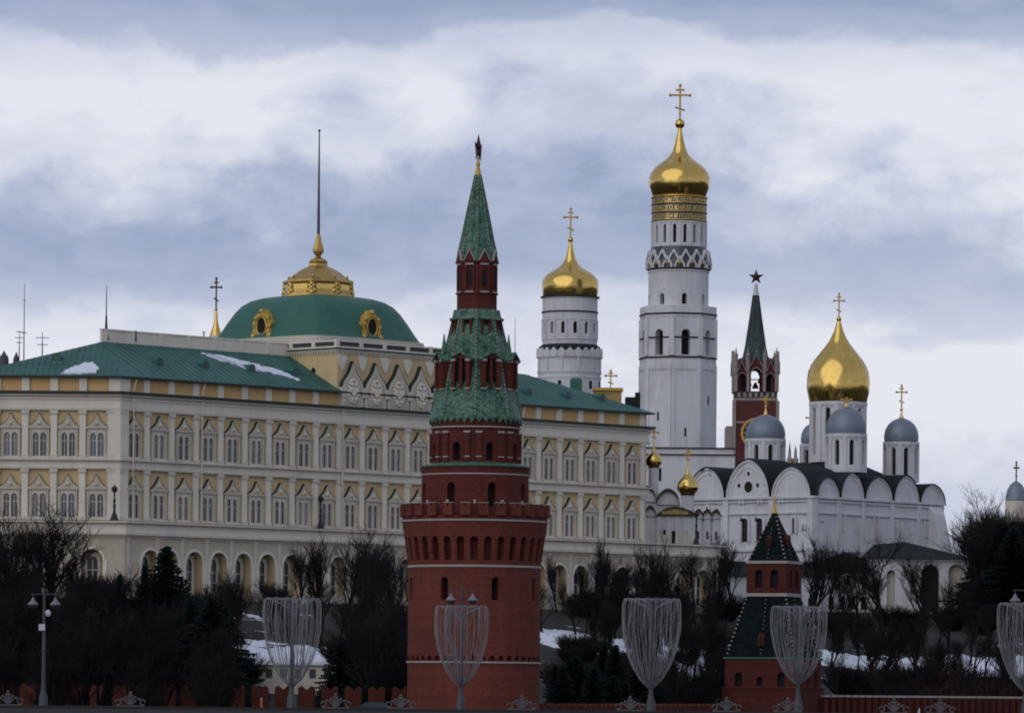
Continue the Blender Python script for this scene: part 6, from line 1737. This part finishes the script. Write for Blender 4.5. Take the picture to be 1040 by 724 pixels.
named = [
 ('b3', 42, 513, 590, 'large spreading bare tree at the upper left, before the palace wing', 1.15),
 ('b4', 24, 519, 584, 'dense bare tree just left of the large spreading one', 1.2),
 ('b5', 58, 524, 586, 'dense bare tree overlapping the right side of the large spreading one', 1.1),
 ('b0', 232, 583, 600, 'slim bare tree above the left edge of the shed', 1.0),
 ('b2', 622, 552, 660, 'tall slim bare tree before the arcade above the middle conifers', .9),
 ('b0', 672, 550, 655, 'tall slim bare tree rising behind the middle goblet', .9),
 ('b2', 716, 556, 650, 'tall slim bare tree between middle goblet and tent tower', .9),
 ('b5', 845, 556, 720, 'tall bare tree right of the right tent tower goblet', .9),
 ('b1', 8, 530, 600, 'bare tree cut by the left edge of the view', 1.1),
 ('b4', 74, 556, 596, 'smaller bare tree right of the large spreading one', 1.0),
 ('b0', 100, 582, 604, 'low bare tree just left of the three dark firs', 1.0),
 ('f2', 168, 553, 575, 'tallest dark fir in front of the palace arcade', 1.25),
 ('f1', 147, 571, 572, 'slim dark fir beside the tallest fir', .8),
 ('f1', 121, 581, 570, 'short thin fir, leftmost of the three firs', .7),
 ('b2', 205, 600, 612, 'thin bare tree right of the tallest fir', 1.0),
 ('b5', 300, 556, 628, 'bare tree in front of the arcade above the left goblet', 1.0),
 ('b0', 325, 545, 632, 'bare tree below the middle terrace lamp', 1.0),
 ('b4', 352, 538, 630, 'tall bare tree midway between the left goblet and the brick tower', 1.1),
 ('b3', 384, 545, 628, 'broad bare tree close to the left of the brick tower', 1.1),
 ('b1', 404, 556, 622, 'bare tree touching the left side of the brick tower', 1.0),
 ('b2', 566, 566, 690, 'bare tree touching the right side of the brick tower', 1.0),
 ('b0', 588, 572, 688, 'thin bare tree before the arcade right of the brick tower', 1.0),
 ('b5', 610, 566, 690, 'bare tree before the middle of the right arcade', 1.0),
 ('b1', 634, 570, 680, 'low bare tree above the left rim of the middle goblet', 1.0),
 ('b4', 658, 556, 684, 'bare tree directly above the middle goblet', 1.0),
 ('b3', 683, 565, 688, 'bare tree right of the middle goblet top', 1.0),
 ('b5', 706, 560, 700, 'bare tree before the right end of the arcade', 1.0),
 ('b4', 728, 545, 742, 'dense bare tree at the corner of palace terrace and cathedral', 1.2),
 ('b1', 746, 552, 740, 'bare tree left of the small tent tower', 1.1),
 ('b0', 822, 546, 700, 'small bare tree right of the small tent tower roof', 1.2),
 ('b3', 895, 545, 700, 'biggest bare tree before the cathedral south wall', 1.15),
 ('b2', 872, 560, 705, 'bare tree left of the biggest cathedral tree', 1.0),
 ('b5', 930, 562, 702, 'bare tree right of the biggest cathedral tree', 1.0),
 ('b1', 962, 590, 700, 'low bare tree below the right arch of the gallery', 1.1),
 ('b3', 986, 499, 800, 'feathery bare tree on the skyline at the left end of the right grove', 1.0),
 ('b4', 852, 585, 700, 'low bare tree in front of the black vaulted roof', 1.0),
]
for kind, px, pyt, Y, lab, wd in named: plant_top(kind, px, pyt, Y, lab, 'tree', None, wd)
def fill(n, kinds, px0, px1, Y0, Y1, h0, h1, lab, group, wide=1.1, cat='tree', cap=None, seed=1):
    rr = random.Random(seed)
    for i in range(n):
        for _ in range(30):
            px = rr.uniform(px0, px1); Y = rr.uniform(Y0, Y1); X = (px-520)/F*Y; g_ = ground_z(X, Y); h = rr.uniform(h0, h1)
            top = YH-(g_+h-ZC)*F/Y
            if cap is None or top > cap: break
        plant(rr.choice(kinds), X, Y, h, lab, cat, group, wide*rr.uniform(.85, 1.2))
B6 = ['b0', 'b1', 'b2', 'b3', 'b4', 'b5']
fill(14, B6, -20, 234, 478, 503, 10, 16, 'bare dark tree on the embankment in front of the left brick wall', 'bare trees before the left brick wall', 1.0, cap=598, seed=22)
fill(34, B6, -20, 234, 560, 622, 8, 13, 'bare dark tree in the thicket on the slope behind the left brick wall', 'bare trees of the left slope', 1.1, cap=584, seed=2)
fill(14, ['f0', 'f2', 'f1'], -10, 234, 525, 600, 8, 14, 'dark conifer inside the thicket on the left slope', 'conifers of the left slope', 1.35, cap=606, seed=3)
fill(16, ['b0', 'b2', 'b4', 'b5', 'b1'], 345, 412, 530, 632, 9, 14, 'bare dark tree on the slope between the shed and the brick tower', 'bare trees beside the brick tower', 1.1, cap=552, seed=5)
fill(9, ['b0', 'b2', 'b4', 'b5', 'b1'], 205, 350, 610, 634, 5, 8.5, 'low bare tree behind the snow drift by the shed', 'bare trees behind the shed', 1.1, cap=588, seed=25)
fill(8, ['f0', 'f2'], 335, 412, 525, 575, 5, 9, 'dark conifer low on the slope between shed and brick tower', 'conifers beside the brick tower', 1.5, cap=650, seed=6)
fill(16, ['f0', 'f2', 'f1'], 548, 660, 545, 610, 7, 11, 'dark conifer in the low clump right of the brick tower', 'conifers right of the brick tower', 1.5, cap=651, seed=7)
fill(18, B6, 552, 745, 690, 712, 4, 8.5, 'bare tree on the bank below the right arcade', 'bare trees below the right arcade', 1.0, cap=572, seed=8)
fill(24, ['b0', 'b2', 'b4'], 650, 745, 560, 640, 7, 12, 'bare tree on the snow slope left of the tent tower', 'bare trees left of the tent tower', 1.0, cap=596, seed=9)
fill(8, ['b1', 'b3', 'b5', 'b4'], 815, 1040, 738, 760, 6, 9, 'bare tree standing before the gallery and annex', 'bare trees before the gallery', 1.0, cap=580, seed=30)
fill(26, B6, 835, 1045, 600, 670, 6, 10, 'bare tree on the snowy slope below the cathedral', 'bare trees below the cathedral', 1.1, cap=620, seed=10)
fill(20, ['b4', 'b1', 'b3', 'b5'], 985, 1060, 745, 830, 13, 20, 'tall dark tree in the grove at the right edge behind the gallery', 'tall trees of the right grove', 1.2, cap=516, seed=12)
fill(22, ['f2', 'f0'], 1000, 1060, 740, 800, 12, 18, 'dark conifer in the grove at the right edge behind the gallery', 'conifers of the right grove', 1.6, cap=522, seed=13)
fill(34, ['s0'], -20, 234, 525, 630, 3, 5, 'dark leafless shrub under the left trees', 'shrubs under the left trees', 1.3, 'shrub', seed=14)
fill(12, ['s0'], 335, 412, 520, 600, 2.5, 4.5, 'dark leafless shrub beside the brick tower', 'shrubs beside the brick tower', 1.3, 'shrub', seed=15)
fill(12, ['s0'], 550, 735, 575, 625, 2.5, 4, 'dark leafless shrub on the slope between the two brick towers', 'shrubs between the brick towers', 1.3, 'shrub', seed=16)
fill(8, ['s0'], 550, 735, 686, 715, 2.5, 4.5, 'dark leafless shrub on the bank below the right arcade', 'shrubs below the right arcade', 1.3, 'shrub', seed=36)
fill(16, ['s1'], 935, 1010, 592, 628, 4.5, 6.5, 'reddish brown shrub in the rounded thicket above the white-capped wall', 'reddish brown thicket', 1.4, 'shrub', seed=17)
fill(18, ['s0'], 838, 1050, 600, 660, 2.5, 4.5, 'dark leafless shrub on the slope below the cathedral', 'shrubs below the cathedral', 1.3, 'shrub', seed=18)
fill(10, ['s0'], 815, 1050, 715, 750, 2, 3.5, 'dark leafless shrub at the foot of the gallery', 'shrubs at the foot of the gallery', 1.3, 'shrub', seed=38)
fill(26, B6, 548, 700, 635, 690, 5, 9, 'thin bare tree on the snowy bank right of the brick tower', 'bare trees on the snowy bank', 1.0, cap=590, seed=51)
fill(22, ['s0'], 548, 735, 620, 690, 1.5, 3, 'small dark shrub on the snowy bank right of the brick tower', 'shrubs on the snowy bank', 1.2, 'shrub', seed=52)
fill(20, B6, 835, 1045, 668, 712, 5, 8, 'thin bare tree at the upper edge of the snow below the cathedral', 'bare trees above the right snow', 1.0, cap=600, seed=53)
